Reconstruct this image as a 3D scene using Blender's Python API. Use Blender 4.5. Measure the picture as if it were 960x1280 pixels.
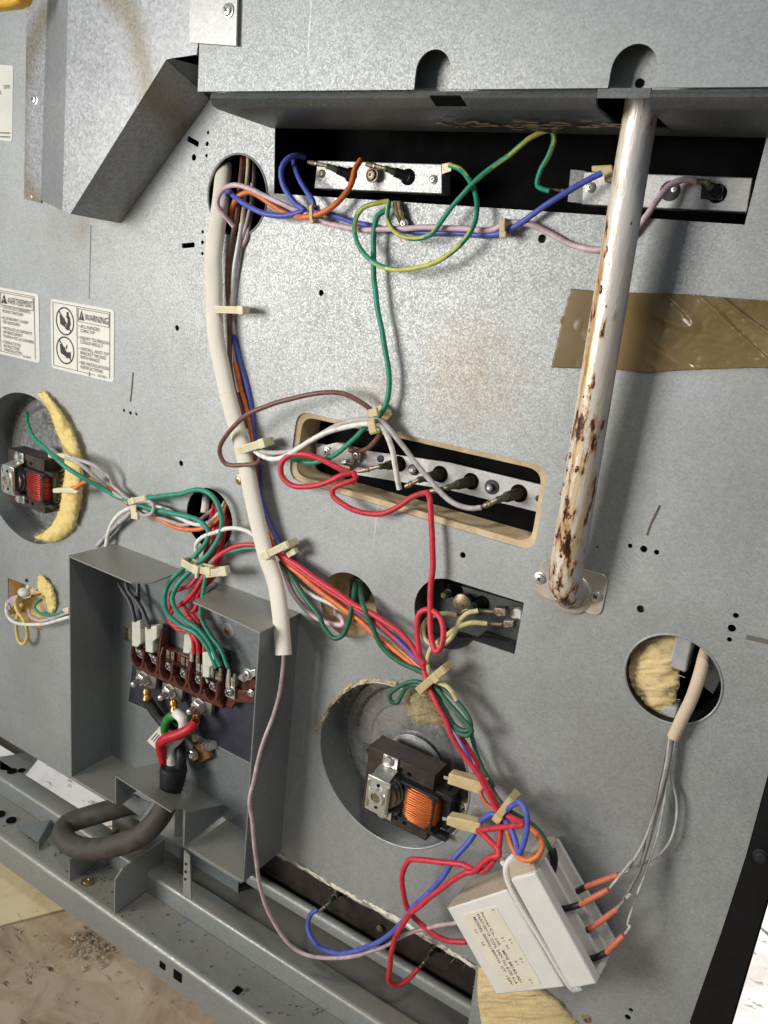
import bpy, math, random
from mathutils import Vector, Matrix, noise
random.seed(7)
scene = bpy.context.scene
COL = scene.collection
for o in list(bpy.data.objects): bpy.data.objects.remove(o)

# ------------------------------------------------------------------ camera
CAMH = 0.70                       # lens height above the floor
DN = 0.50                         # lens to the plane of the back panel
F = 1030.0
RM = ((0.83989099, -0.10352024, 0.53279141),
      (0.24176367, 0.95023316, -0.19648733),
      (-0.48593565, 0.29383754, 0.8231197))     # columns: panel right, panel down, panel inward (camera axes: right, down, forward)
RM = Matrix(RM)
cd = bpy.data.cameras.new("camera"); cam = bpy.data.objects.new("camera", cd); COL.objects.link(cam)
def c2w(v):
    w = RM.transposed() @ Vector(v); return Vector((w[0], w[2], -w[1]))
xr, yu, zb = c2w((1, 0, 0)), c2w((0, -1, 0)), c2w((0, 0, -1))
cam.matrix_world = Matrix(((xr[0], yu[0], zb[0], 0), (xr[1], yu[1], zb[1], -DN), (xr[2], yu[2], zb[2], CAMH), (0, 0, 0, 1)))
cd.sensor_fit = 'VERTICAL'; cd.sensor_height = 32.0; cd.lens = F / 1280 * 32.0
cd.clip_start = 0.01; cd.clip_end = 50
scene.camera = cam

# ------------------------------------------------------------------ light
w = bpy.data.worlds.new("World"); scene.world = w; w.use_nodes = True
bg = w.node_tree.nodes['Background']; bg.inputs[0].default_value = (0.70, 0.86, 1.0, 1); bg.inputs[1].default_value = 0.24
def area(name, loc, target, sx, sy, power, col, spread=180):
    l = bpy.data.lights.new(name, 'AREA'); l.shape = 'RECTANGLE'; l.size = sx; l.size_y = sy; l.energy = power; l.color = col; l.spread = math.radians(spread)
    o = bpy.data.objects.new(name, l); COL.objects.link(o); o.location = loc
    o.rotation_euler = (Vector(target) - Vector(loc)).to_track_quat('-Z', 'Y').to_euler(); return o
area("window_light", (-1.25, -1.45, 0.72), (-0.27, 0, 0.60), 0.7, 0.7, 5.4, (1.0, 0.968, 0.915), 75)
area("ceiling_light", (0.25, -0.75, 1.9), (-0.35, 0, 0.5), 0.16, 0.16, 6, (1.0, 0.93, 0.82))
area("far_window_light", (-0.35, 0.85, 0.55), (-0.4, 0.12, 0.0), 1.6, 0.3, 15, (1.0, 0.98, 0.95))
scene.view_settings.view_transform = 'Standard'; scene.view_settings.look = 'None'
scene.view_settings.exposure = 0.0; scene.view_settings.gamma = 1.0
scene.render.resolution_x = 768; scene.render.resolution_y = 1024

# ------------------------------------------------------------------ measuring helpers
CAM = Vector((0, -DN, CAMH))
def ray(px, py): return c2w(((px - 480) / F, (py - 640) / F, 1.0))
def P(px, py, d=0.0):                 # point that stands d metres proud of the back panel
    r = ray(px, py); return CAM + r * ((DN - d) / r.y)
def PZ(px, py, z):                    # point on a level plane
    r = ray(px, py); return CAM + r * ((z - CAMH) / r.z)
def PX(px, py, x):
    r = ray(px, py); return CAM + r * (x / r.x)
def mpp(p):                           # metres per pixel of the photograph at p
    return (p - CAM).dot(-zb) / F
FR = dict(W1=(250, 180, .15625), W2=(380, 170, .25), W3=(350, 500, .177083), W4=(500, 550, .208333), W5=(130, 590, .21875),
          W6=(0, 480, .164063), W7=(0, 700, .104167), W8=(480, 820, .1875), V1=(560, 950, .166667), V2=(310, 600, .260417),
          V3=(140, 860, .208333), B5=(240, 340, .375), C1=(380, 820, .3125), C5=(540, 980, .291667), D4=(280, 1000, .354167),
          T7=(140, 720, .208333), K8=(500, 700, .177083), Z1=(0, 0, .333333), Z2=(240, 0, .375), Z3=(600, 0, .375), Z6=(600, 340, .375), Z4=(0, 320, .333333),
          Z7=(0, 580, .333333), Z8=(60, 660, .354167), E6=(760, 880, .3125), F3=(0, 880, .354167), G6=(0, 900, .208333),
          P2=(660, 680, .3125), L4=(0, 360, .15625), M5=(570, 1080, .135417), O=(0, 0, 1.0))
def q(fr, x, y): a, b, s = FR[fr]; return a + x * s, b + y * s
def Q(fr, x, y, mm=0.0): a, b = q(fr, x, y); return P(a, b, mm / 1000.0)
def S(fr, pts, d=None):
    out = []; last = 0
    for t in pts:
        last = t[2] if len(t) > 2 else (d if d is not None else last)
        out.append(Q(fr, t[0], t[1], last))
    return out

# ------------------------------------------------------------------ mesh helpers
WLOC = {}
class MB:
    def __init__(s): s.v = []; s.f = []; s.mi = []
    def add(s, vs, fs, m=0):
        b = len(s.v); s.v += [Vector(v) for v in vs]; s.f += [tuple(i + b for i in f) for f in fs]; s.mi += [m] * len(fs); return s
    def prism(s, pts, vec, m=0):      # planar outline pushed along vec
        vec = Vector(vec); n = len(pts); pts = [Vector(p) for p in pts]
        nrm = Vector((0, 0, 0))
        for i in range(n): nrm += pts[i].cross(pts[(i + 1) % n])
        if nrm.dot(vec) > 0: pts = pts[::-1]
        vs = pts + [p + vec for p in pts]
        fs = [tuple(range(n)), tuple(range(2 * n - 1, n - 1, -1))] + [((i + 1) % n, i, i + n, (i + 1) % n + n) for i in range(n)]
        return s.add(vs, fs, m)
    def box(s, c, hx, hy, hz, ax=((1, 0, 0), (0, 1, 0), (0, 0, 1)), m=0):
        c = Vector(c); A = [Vector(a) for a in ax]
        vs = [c + A[0] * (hx * i) + A[1] * (hy * j) + A[2] * (hz * k) for i in (-1, 1) for j in (-1, 1) for k in (-1, 1)]
        return s.add(vs, [(0, 1, 3, 2), (4, 6, 7, 5), (0, 4, 5, 1), (2, 3, 7, 6), (0, 2, 6, 4), (1, 5, 7, 3)], m)
    def tube(s, pts, r, n=10, cap=True, flat=None, stripe=False, m=0):   # r: number or list
        pts = [Vector(p) for p in pts]; N = len(pts); rs = r if isinstance(r, list) else [r] * N
        T = [(pts[min(i + 1, N - 1)] - pts[max(i - 1, 0)]).normalized() for i in range(N)]
        up = Vector((0, -1, 0)) if abs(T[0].y) < .9 else Vector((0, 0, 1))
        u = (up - T[0] * up.dot(T[0])).normalized(); vs = []; b = len(s.v); fs = []; mi = []
        for i in range(N):
            if flat: u = Vector((0, -1, 0))
            u = u - T[i] * u.dot(T[i])
            u = u.normalized() if u.length > 1e-6 else T[i].orthogonal().normalized()
            wv = T[i].cross(u)
            for k in range(n):
                a = 2 * math.pi * k / n
                fu = flat if flat else 1
                vs.append(pts[i] + (u * math.cos(a) * fu + wv * math.sin(a)) * rs[i])
        for i in range(N - 1):
            for k in range(n):
                k2 = (k + 1) % n
                fs.append((i * n + k, i * n + k2, (i + 1) * n + k2, (i + 1) * n + k))
                mi.append((1 if ((k + i // 5) % n) < n * .34 else 0) if stripe else m)
        if cap:
            fs.append(tuple(range(n - 1, -1, -1))); fs.append(tuple((N - 1) * n + k for k in range(n))); mi += [m, m]
        s.v += vs; s.f += [tuple(i + b for i in f) for f in fs]; s.mi += mi; return s
    def cyl(s, a, b, r0, r1=None, n=16, m=0): return s.tube([a, b], [r0, r0 if r1 is None else r1], n, m=m)
    def lathe(s, a, axis, prof, n=20, m=0):   # prof: (along, radius)
        a = Vector(a); axis = Vector(axis).normalized(); u = axis.orthogonal().normalized(); wv = axis.cross(u); vs = []; fs = []
        for (t, r) in prof:
            for k in range(n):
                g = 2 * math.pi * k / n; vs.append(a + axis * t + (u * math.cos(g) + wv * math.sin(g)) * max(r, 1e-5))
        for i in range(len(prof) - 1):
            for k in range(n): fs.append((i * n + k, i * n + (k + 1) % n, (i + 1) * n + (k + 1) % n, (i + 1) * n + k))
        fs.append(tuple(range(n - 1, -1, -1))); fs.append(tuple((len(prof) - 1) * n + k for k in range(n)))
        return s.add(vs, fs, m)
    def ball(s, c, rx, ry, rz, n=12, m=0):
        c = Vector(c); vs = []; fs = []; h = n // 2
        for i in range(h + 1):
            t = math.pi * i / h
            for k in range(n):
                a = 2 * math.pi * k / n; vs.append(c + Vector((rx * math.sin(t) * math.cos(a), ry * math.sin(t) * math.sin(a), rz * math.cos(t))))
        for i in range(h):
            for k in range(n): fs.append((i * n + k, (i + 1) * n + k, (i + 1) * n + (k + 1) % n, i * n + (k + 1) % n))
        return s.add(vs, fs, m)
    def build(s, name, mat, parent=None, smooth=35, bevel=0):
        c = Vector((0, 0, 0))
        lo = Vector([min(v[i] for v in s.v) for i in range(3)]); hi = Vector([max(v[i] for v in s.v) for i in range(3)])
        c = (lo + hi) / 2
        me = bpy.data.meshes.new(name); me.from_pydata([v - c for v in s.v], [], s.f); me.update()
        for mm in (mat if isinstance(mat, (list, tuple)) else [mat]): me.materials.append(mm)
        if max(s.mi) > 0: me.polygons.foreach_set('material_index', s.mi)
        if smooth:
            me.polygons.foreach_set('use_smooth', [True] * len(me.polygons)); me.set_sharp_from_angle(angle=math.radians(smooth))
        return link(name, me, c, parent, bevel)
def link(name, me, c, parent=None, bevel=0):
    o = bpy.data.objects.new(name, me); COL.objects.link(o)
    base = WLOC[parent.name] if parent else Vector((0, 0, 0))
    o.parent = parent; o.location = c - base; WLOC[o.name] = Vector(c)
    if bevel:
        b = o.modifiers.new("edge", 'BEVEL'); b.width = bevel; b.segments = 2; b.limit_method = 'ANGLE'; b.angle_limit = math.radians(40)
    return o
def thing(name, label, cat, loc, group=None):
    o = bpy.data.objects.new(name, None); COL.objects.link(o); o.empty_display_size = .02; o.location = loc; WLOC[o.name] = Vector(loc)
    return tag(o, label, cat, group)
def tag(o, label, cat, group=None):
    o["label"] = label; o["category"] = cat
    if group: o["group"] = group
    return o
def cat_rom(pts, step=0.0022):
    pts = [Vector(p) for p in pts]; out = []
    ext = [pts[0] * 2 - pts[1]] + pts + [pts[-1] * 2 - pts[-2]]
    for i in range(1, len(ext) - 2):
        p0, p1, p2, p3 = ext[i - 1:i + 3]
        n = max(2, int((p2 - p1).length / step))
        t0 = 0; t1 = t0 + max((p1 - p0).length, 1e-5) ** .5; t2 = t1 + max((p2 - p1).length, 1e-5) ** .5; t3 = t2 + max((p3 - p2).length, 1e-5) ** .5
        for k in range(n):
            t = t1 + (t2 - t1) * k / n
            A1 = p0 * ((t1 - t) / (t1 - t0)) + p1 * ((t - t0) / (t1 - t0)); A2 = p1 * ((t2 - t) / (t2 - t1)) + p2 * ((t - t1) / (t2 - t1)); A3 = p2 * ((t3 - t) / (t3 - t2)) + p3 * ((t - t2) / (t3 - t2))
            B1 = A1 * ((t2 - t) / (t2 - t0)) + A2 * ((t - t0) / (t2 - t0)); B2 = A2 * ((t3 - t) / (t3 - t1)) + A3 * ((t - t1) / (t3 - t1))
            out.append(B1 * ((t2 - t) / (t2 - t1)) + B2 * ((t - t1) / (t2 - t1)))
    out.append(pts[-1]); return out
def sheet(name, outline, holes, y, thick, mat, parent=None):      # flat sheet parallel to XZ with real cut-outs; points are world vectors
    cu = bpy.data.curves.new(name, 'CURVE'); cu.dimensions = '2D'; cu.fill_mode = 'BOTH'; cu.extrude = thick / 2
    for poly in [outline] + holes:
        sp = cu.splines.new('POLY'); sp.points.add(len(poly) - 1); sp.use_cyclic_u = True
        for i, p in enumerate(poly): sp.points[i].co = (p[0], p[2], 0, 1)
    t = bpy.data.objects.new("tmp", cu); COL.objects.link(t)
    dg = bpy.context.evaluated_depsgraph_get(); me = bpy.data.meshes.new_from_object(t.evaluated_get(dg)); bpy.data.objects.remove(t); bpy.data.curves.remove(cu)
    c = Vector((sum(p[0] for p in outline) / len(outline), y, sum(p[2] for p in outline) / len(outline)))
    for v in me.vertices:
        a, b, z = v.co; v.co = Vector((a, y + z, b)) - c
    me.flip_normals(); me.name = name; me.materials.clear(); me.materials.append(mat); me.update()
    return link(name, me, c, parent)
def circle(c, r, n=48, sx=1.0): return [Vector((c[0] + r * sx * math.cos(2 * math.pi * k / n), 0, c[2] + r * math.sin(2 * math.pi * k / n))) for k in range(n)]
def rrect(corners, r, n=5):            # rounded polygon in XZ
    out = []; N = len(corners)
    for i in range(N):
        p = Vector(corners[i]); a = (Vector(corners[i - 1]) - p); b = (Vector(corners[(i + 1) % N]) - p)
        a = a.normalized() * min(r, a.length * .45); b = b.normalized() * min(r, b.length * .45)
        for k in range(n + 1):
            t = k / n; out.append((p + a) * (1 - t) ** 2 + p * 2 * t * (1 - t) + (p + b) * t ** 2)
    return out
def slab(mb, fr, pts, d0, d1, m=0):    # outline seen at d1 (mm), going back to d0 (mm)
    return mb.prism([Q(fr, x, y, d1) for x, y in pts], (0, (d1 - d0) / 1000, 0), m)

# ------------------------------------------------------------------ materials
def nodes(name):
    m = bpy.data.materials.new(name); m.use_nodes = True; nt = m.node_tree; b = nt.nodes['Principled BSDF']; return m, nt, b
def N(nt, t, **kw):
    n = nt.nodes.new(t)
    for k, v in kw.items():
        if k in n.inputs: n.inputs[k].default_value = v
        else: setattr(n, k, v)
    return n
def ramp(nt, fac, stops):
    r = nt.nodes.new('ShaderNodeValToRGB'); e = r.color_ramp.elements
    while len(e) < len(stops): e.new(.5)
    for i, (p, c) in enumerate(stops): e[i].position = p; e[i].color = (c[0], c[1], c[2], 1) if not isinstance(c, (int, float)) else (c, c, c, 1)
    nt.links.new(fac, r.inputs[0]); return r.outputs[0]
def mix(nt, fac, a, b, mode='MIX'):
    n = nt.nodes.new('ShaderNodeMix'); n.data_type = 'RGBA'; n.blend_type = mode
    for sck, v in ((n.inputs[0], fac), (n.inputs[6], a), (n.inputs[7], b)):
        if isinstance(v, bpy.types.NodeSocket): nt.links.new(v, sck)
        elif isinstance(v, (int, float)): sck.default_value = v
        else: sck.default_value = (*v, 1)
    return n.outputs[2]
def plastic(name, col, rough=.38, var=.12, bump=.15, scale=120, spec=.5, dirt=0.0, metal=0.0):
    m, nt, b = nodes(name); tc = N(nt, 'ShaderNodeTexCoord')
    n1 = N(nt, 'ShaderNodeTexNoise', Scale=scale, Detail=4.0); nt.links.new(tc.outputs['Object'], n1.inputs['Vector'])
    lo = tuple(c * (1 - var) for c in col); hi = tuple(min(1, c * (1 + var)) for c in col)
    c = ramp(nt, n1.outputs[0], [(.3, lo), (.7, hi)])
    if dirt:
        n2 = N(nt, 'ShaderNodeTexNoise', Scale=scale * .35, Detail=6.0, Roughness=.7); nt.links.new(tc.outputs['Object'], n2.inputs['Vector'])
        c = mix(nt, ramp(nt, n2.outputs[0], [(.5, 0), (.75, dirt)]), c, (.10, .075, .05))
    nt.links.new(c, b.inputs['Base Color']); b.inputs['Metallic'].default_value = metal
    nt.links.new(ramp(nt, n1.outputs[0], [(.3, rough * .8), (.7, min(1, rough * 1.25))]), b.inputs['Roughness'])
    b.inputs['Specular IOR Level'].default_value = spec
    if bump:
        bp = N(nt, 'ShaderNodeBump', Strength=bump, Distance=.0006); nt.links.new(n1.outputs[0], bp.inputs['Height']); nt.links.new(bp.outputs[0], b.inputs['Normal'])
    return m
def galv(name, lo=.385, hi=.475, tint=(.965, 1, .995), rough=.56, dust=.0, dustcol=(.23, .19, .13), metal=.42, spangle=950):
    m, nt, b = nodes(name); tc = N(nt, 'ShaderNodeTexCoord')
    v = N(nt, 'ShaderNodeTexVoronoi', Scale=spangle); nt.links.new(tc.outputs['Object'], v.inputs['Vector'])
    sep = N(nt, 'ShaderNodeSeparateColor'); nt.links.new(v.outputs['Color'], sep.inputs[0])
    n1 = N(nt, 'ShaderNodeTexNoise', Scale=9.0, Detail=5.0, Roughness=.6); nt.links.new(tc.outputs['Object'], n1.inputs['Vector'])
    c = ramp(nt, sep.outputs[0], [(0, tuple(lo * t for t in tint)), (1, tuple(hi * t for t in tint))])
    v2 = N(nt, 'ShaderNodeTexVoronoi', Scale=spangle * .27); nt.links.new(tc.outputs['Object'], v2.inputs['Vector']); s2 = N(nt, 'ShaderNodeSeparateColor'); nt.links.new(v2.outputs['Color'], s2.inputs[0])
    c = mix(nt, 1.0, c, ramp(nt, s2.outputs[0], [(0, .965), (1, 1.025)]), 'MULTIPLY')
    c = mix(nt, 1.0, c, ramp(nt, n1.outputs[0], [(.3, .80), (.7, 1.02)]), 'MULTIPLY')
    nb = N(nt, 'ShaderNodeTexNoise', Scale=2.6, Detail=6.0, Roughness=.65); nt.links.new(tc.outputs['Object'], nb.inputs['Vector'])
    c = mix(nt, ramp(nt, nb.outputs[0], [(.5, 0), (.72, .22)]), c, (.26, .23, .18))
    for rot in (.5, -1.1):
        mp = N(nt, 'ShaderNodeMapping'); mp.inputs['Rotation'].default_value = (0, rot, 0); mp.inputs['Scale'].default_value = (260, 260, 5); nt.links.new(tc.outputs['Object'], mp.inputs['Vector'])
        ns = N(nt, 'ShaderNodeTexNoise', Scale=1.0, Detail=2.0); nt.links.new(mp.outputs[0], ns.inputs['Vector'])
        c = mix(nt, ramp(nt, ns.outputs[0], [(.735, 0), (.76, .45)]), c, (.62, .62, .6))
    n3 = N(nt, 'ShaderNodeTexNoise', Scale=32.0, Detail=8.0, Roughness=.75); nt.links.new(tc.outputs['Object'], n3.inputs['Vector'])
    c = mix(nt, ramp(nt, n3.outputs[0], [(.58, 0), (.8, .25 + dust * .3)]), c, tuple(x * .8 for x in dustcol))
    rr = ramp(nt, sep.outputs[1], [(0, rough * .78), (1, rough * 1.2)])
    if dust:
        n2 = N(nt, 'ShaderNodeTexNoise', Scale=14.0, Detail=9.0, Roughness=.72); nt.links.new(tc.outputs['Object'], n2.inputs['Vector'])
        geo = N(nt, 'ShaderNodeNewGeometry'); sz = N(nt, 'ShaderNodeSeparateXYZ'); nt.links.new(geo.outputs['Normal'], sz.inputs[0])
        up = ramp(nt, sz.outputs[2], [(.1, .35), (.7, 1.0)])
        fac = mix(nt, 1.0, ramp(nt, n2.outputs[0], [(.3, 0), (.66, dust)]), up, 'MULTIPLY')
        c = mix(nt, fac, c, dustcol)
        met = N(nt, 'ShaderNodeMath', operation='MULTIPLY_ADD'); nt.links.new(fac, met.inputs[0]); met.inputs[1].default_value = -metal; met.inputs[2].default_value = metal
        nt.links.new(met.outputs[0], b.inputs['Metallic'])
    else: b.inputs['Metallic'].default_value = metal
    nt.links.new(c, b.inputs['Base Color']); nt.links.new(rr, b.inputs['Roughness'])
    bp = N(nt, 'ShaderNodeBump', Strength=.10, Distance=.0004); nt.links.new(sep.outputs[2], bp.inputs['Height'])
    nl = N(nt, 'ShaderNodeTexNoise', Scale=5.0, Detail=2.0); nt.links.new(tc.outputs['Object'], nl.inputs['Vector'])
    bl = N(nt, 'ShaderNodeBump', Strength=.25, Distance=.004); nt.links.new(nl.outputs[0], bl.inputs['Height']); nt.links.new(bp.outputs[0], bl.inputs['Normal'])
    nt.links.new(bl.outputs[0], b.inputs['Normal']); return m
G = galv("galvanised_panel"); GD = galv("galvanised_duct", .34, .47, (.97, 1, 1.03), .36, spangle=520)
GB = galv("shaded_galvanised", .26, .33, (.90, 1, 1.02), .42, dust=.25, dustcol=(.24, .22, .18))  # same galvanised steel, with shade put into the colour, plus real dust
GR = galv("dusty_rail_steel", .34, .43, (.93, 1, .99), .42, dust=.75, dustcol=(.33, .285, .21))
GU = galv("shaded_dark_steel", .10, .14, (.95, 1, 1), .42)  # much darker sheet steel: shade of undersides and insides put into the colour
GI = galv("bright_zinc", .55, .7, (1, 1, .98), .33, spangle=300)
STRIP = galv("bracket_aluminium", .5, .6, (1, 1, .97), .5, dust=.15)
CHR = plastic("zinc_screw", (.70, .69, .65), .30, .08, .05, 150, metal=.75)
OXI = plastic("oxidised_terminal", (.30, .24, .17), .45, .4, .3, 500, metal=.8)
BRASS = plastic("yellow_zinc", (.50, .40, .22), .4, .2, .1, 300, metal=.9)
COPC = plastic("copper_crimp", (.55, .27, .08), .35, .25, .1, 400, metal=.9)
COPD = plastic("tarnished_copper", (.33, .15, .06), .5, .3, .3, 300, metal=.6)
BLK = plastic("black_enamel", (.006, .006, .007), .5, .1, .05, 60, spec=.3)
BLKP = plastic("black_rubber", (.014, .014, .015), .5, .25, .2, 200)
VOID = plastic("hole_shade_black", (.004, .004, .004), .95, .1, .0, 90, spec=.1)  # near-black: darkness inside holes and recesses put into the colour
BRN = plastic("scorched_steel", (.034, .025, .019), .6, .35, .3, 70)
MAR = plastic("maroon_bakelite", (.10, .026, .021), .34, .2, .15, 300, dirt=.25)
NYL = plastic("nylon_ivory", (.78, .71, .48), .45, .10, .15, 200, dirt=.25)
NYLG = plastic("nylon_grey", (.66, .66, .57), .4, .10, .15, 200, dirt=.2)
NYLY = plastic("nylon_aged", (.66, .52, .27), .5, .15, .2, 150, dirt=.3)
WHT = plastic("white_moulding", (.82, .79, .74), .5, .03, .04, 60, dirt=.12)
WHTD = plastic("stained_moulding", (.60, .50, .38), .6, .12, .2, 50, dirt=.5)
PAPER = plastic("label_paper", (.80, .78, .71), .45, .03, .03, 60)
PAPERY = plastic("aged_label_paper", (.86, .79, .63), .5, .05, .05, 60)
INK = plastic("black_ink", (.02, .02, .02), .5, .1, 0, 60); INKG = plastic("grey_ink", (.16, .14, .12), .5, .1, 0, 60)
CARD = plastic("blue_black_card", (.030, .033, .050), .5, .3, .2, 40)
CORD = plastic("dusty_cord", (.075, .064, .055), .65, .35, .4, 90, dirt=.0)
CER = plastic("ceramic_white", (.74, .72, .66), .35, .06, .1, 120)
CERG = plastic("green_ceramic", (.10, .12, .065), .5, .4, .3, 300, dirt=.4)
WC = dict(red=(.66, .035, .06), green=(.025, .29, .19), blue=(.09, .125, .52), orange=(.84, .21, .05), pink=(.75, .54, .60), lav=(.58, .48, .55),
          white=(.84, .82, .76), grey=(.50, .48, .47), brown=(.20, .085, .065), cream=(.66, .57, .30), yellow=(.70, .57, .16), dkgrey=(.07, .07, .072),
          dkgreen=(.02, .13, .075), black=(.014, .014, .014), gybr=(.24, .22, .21), ygreen=(.56, .58, .13), rust=(.58, .14, .05), salmon=(.66, .17, .09),
          vred=(.55, .015, .03), vgreen=(.03, .24, .05), pinkbr=(.56, .41, .42))
WM = {k: plastic("wire_" + k, c, .46, .20, .2, 190, dirt=.45) for k, c in WC.items()}
def sleeve_mat(name, col):
    m, nt, b = nodes(name); tc = N(nt, 'ShaderNodeTexCoord')
    wv = N(nt, 'ShaderNodeTexWave', Scale=330.0, Distortion=1.5, bands_direction='Z'); nt.links.new(tc.outputs['Object'], wv.inputs['Vector'])
    n1 = N(nt, 'ShaderNodeTexNoise', Scale=35.0, Detail=5.0); nt.links.new(tc.outputs['Object'], n1.inputs['Vector'])
    c = ramp(nt, wv.outputs[0], [(0, tuple(x * .86 for x in col)), (1, col)])
    c = mix(nt, ramp(nt, n1.outputs[0], [(.5, 0), (.75, .4)]), c, tuple(x * .7 for x in col)); nt.links.new(c, b.inputs['Base Color'])
    b.inputs['Roughness'].default_value = .75
    bp = N(nt, 'ShaderNodeBump', Strength=.35, Distance=.0006); nt.links.new(wv.outputs[0], bp.inputs['Height']); nt.links.new(bp.outputs[0], b.inputs['Normal']); return m
SLV = sleeve_mat("woven_sleeve", (.90, .84, .72)); SLV2 = sleeve_mat("tan_sleeve", (.80, .63, .46))
def fibre(name, a, bcol, scale=60):
    m, nt, b = nodes(name); tc = N(nt, 'ShaderNodeTexCoord')
    n1 = N(nt, 'ShaderNodeTexNoise', Scale=scale, Detail=8.0, Roughness=.7, Distortion=1.2); nt.links.new(tc.outputs['Object'], n1.inputs['Vector'])
    n2 = N(nt, 'ShaderNodeTexNoise', Scale=scale * 6, Detail=6.0, Roughness=.8, Distortion=2.0); nt.links.new(tc.outputs['Object'], n2.inputs['Vector'])
    c = ramp(nt, n1.outputs[0], [(.3, a), (.7, bcol)]); c = mix(nt, .5, c, ramp(nt, n2.outputs[0], [(.25, .70), (.7, 1.15)]), 'MULTIPLY')
    nt.links.new(c, b.inputs['Base Color']); b.inputs['Roughness'].default_value = .95; b.inputs['Specular IOR Level'].default_value = .1
    bp = N(nt, 'ShaderNodeBump', Strength=.45, Distance=.002); nt.links.new(n2.outputs[0], bp.inputs['Height']); nt.links.new(bp.outputs[0], b.inputs['Normal'])
    return m
HAIR = plastic('pale_fibre', (1.0, .86, .48), .8, .05, 0, 60); HAIRD = plastic('dull_fibre', (.62, .53, .32), .8, .1, 0, 60)
FIB = fibre("glass_wool", (.92, .68, .22), (1.0, .84, .40)); FIBT = fibre("scorched_wool", (.52, .39, .23), (.88, .72, .48), 40); FIBO = fibre("orange_wool", (.80, .58, .26), (.93, .76, .45))
FIBD = fibre("dusty_lint", (.40, .33, .18), (.72, .60, .36), 80)
def lamin():
    m, nt, b = nodes("laminated_iron"); tc = N(nt, 'ShaderNodeTexCoord')
    wv = N(nt, 'ShaderNodeTexWave', Scale=420.0, Distortion=.6, bands_direction='Y'); nt.links.new(tc.outputs['Object'], wv.inputs['Vector'])
    n1 = N(nt, 'ShaderNodeTexNoise', Scale=90.0, Detail=7.0, Roughness=.7); nt.links.new(tc.outputs['Object'], n1.inputs['Vector'])
    c = ramp(nt, n1.outputs[0], [(.3, (.035, .026, .022)), (.6, (.085, .06, .048)), (.8, (.14, .10, .075))]); c = mix(nt, .5, c, ramp(nt, wv.outputs[0], [(0, .45), (1, 1)]), 'MULTIPLY')
    nt.links.new(c, b.inputs['Base Color']); b.inputs['Roughness'].default_value = .55; b.inputs['Metallic'].default_value = .35
    bp = N(nt, 'ShaderNodeBump', Strength=.4, Distance=.0005); nt.links.new(wv.outputs[0], bp.inputs['Height']); nt.links.new(bp.outputs[0], b.inputs['Normal']); return m
LAM = lamin()
def winding(name, lo, hi):
    m, nt, b = nodes(name); tc = N(nt, 'ShaderNodeTexCoord')
    wv = N(nt, 'ShaderNodeTexWave', Scale=330.0, Distortion=1.2, bands_direction='Z'); nt.links.new(tc.outputs['Object'], wv.inputs['Vector'])
    nt.links.new(ramp(nt, wv.outputs[0], [(0, lo), (1, hi)]), b.inputs['Base Color']); b.inputs['Roughness'].default_value = .3; b.inputs['Metallic'].default_value = .55
    bp = N(nt, 'ShaderNodeBump', Strength=.6, Distance=.0006); nt.links.new(wv.outputs[0], bp.inputs['Height']); nt.links.new(bp.outputs[0], b.inputs['Normal']); return m
COILO = plastic("copper_winding", (.58, .15, .03), .28, .15, .0, 60, metal=.4); COILR = plastic("red_winding", (.34, .03, .018), .3, .15, .0, 60, metal=.3)
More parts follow.
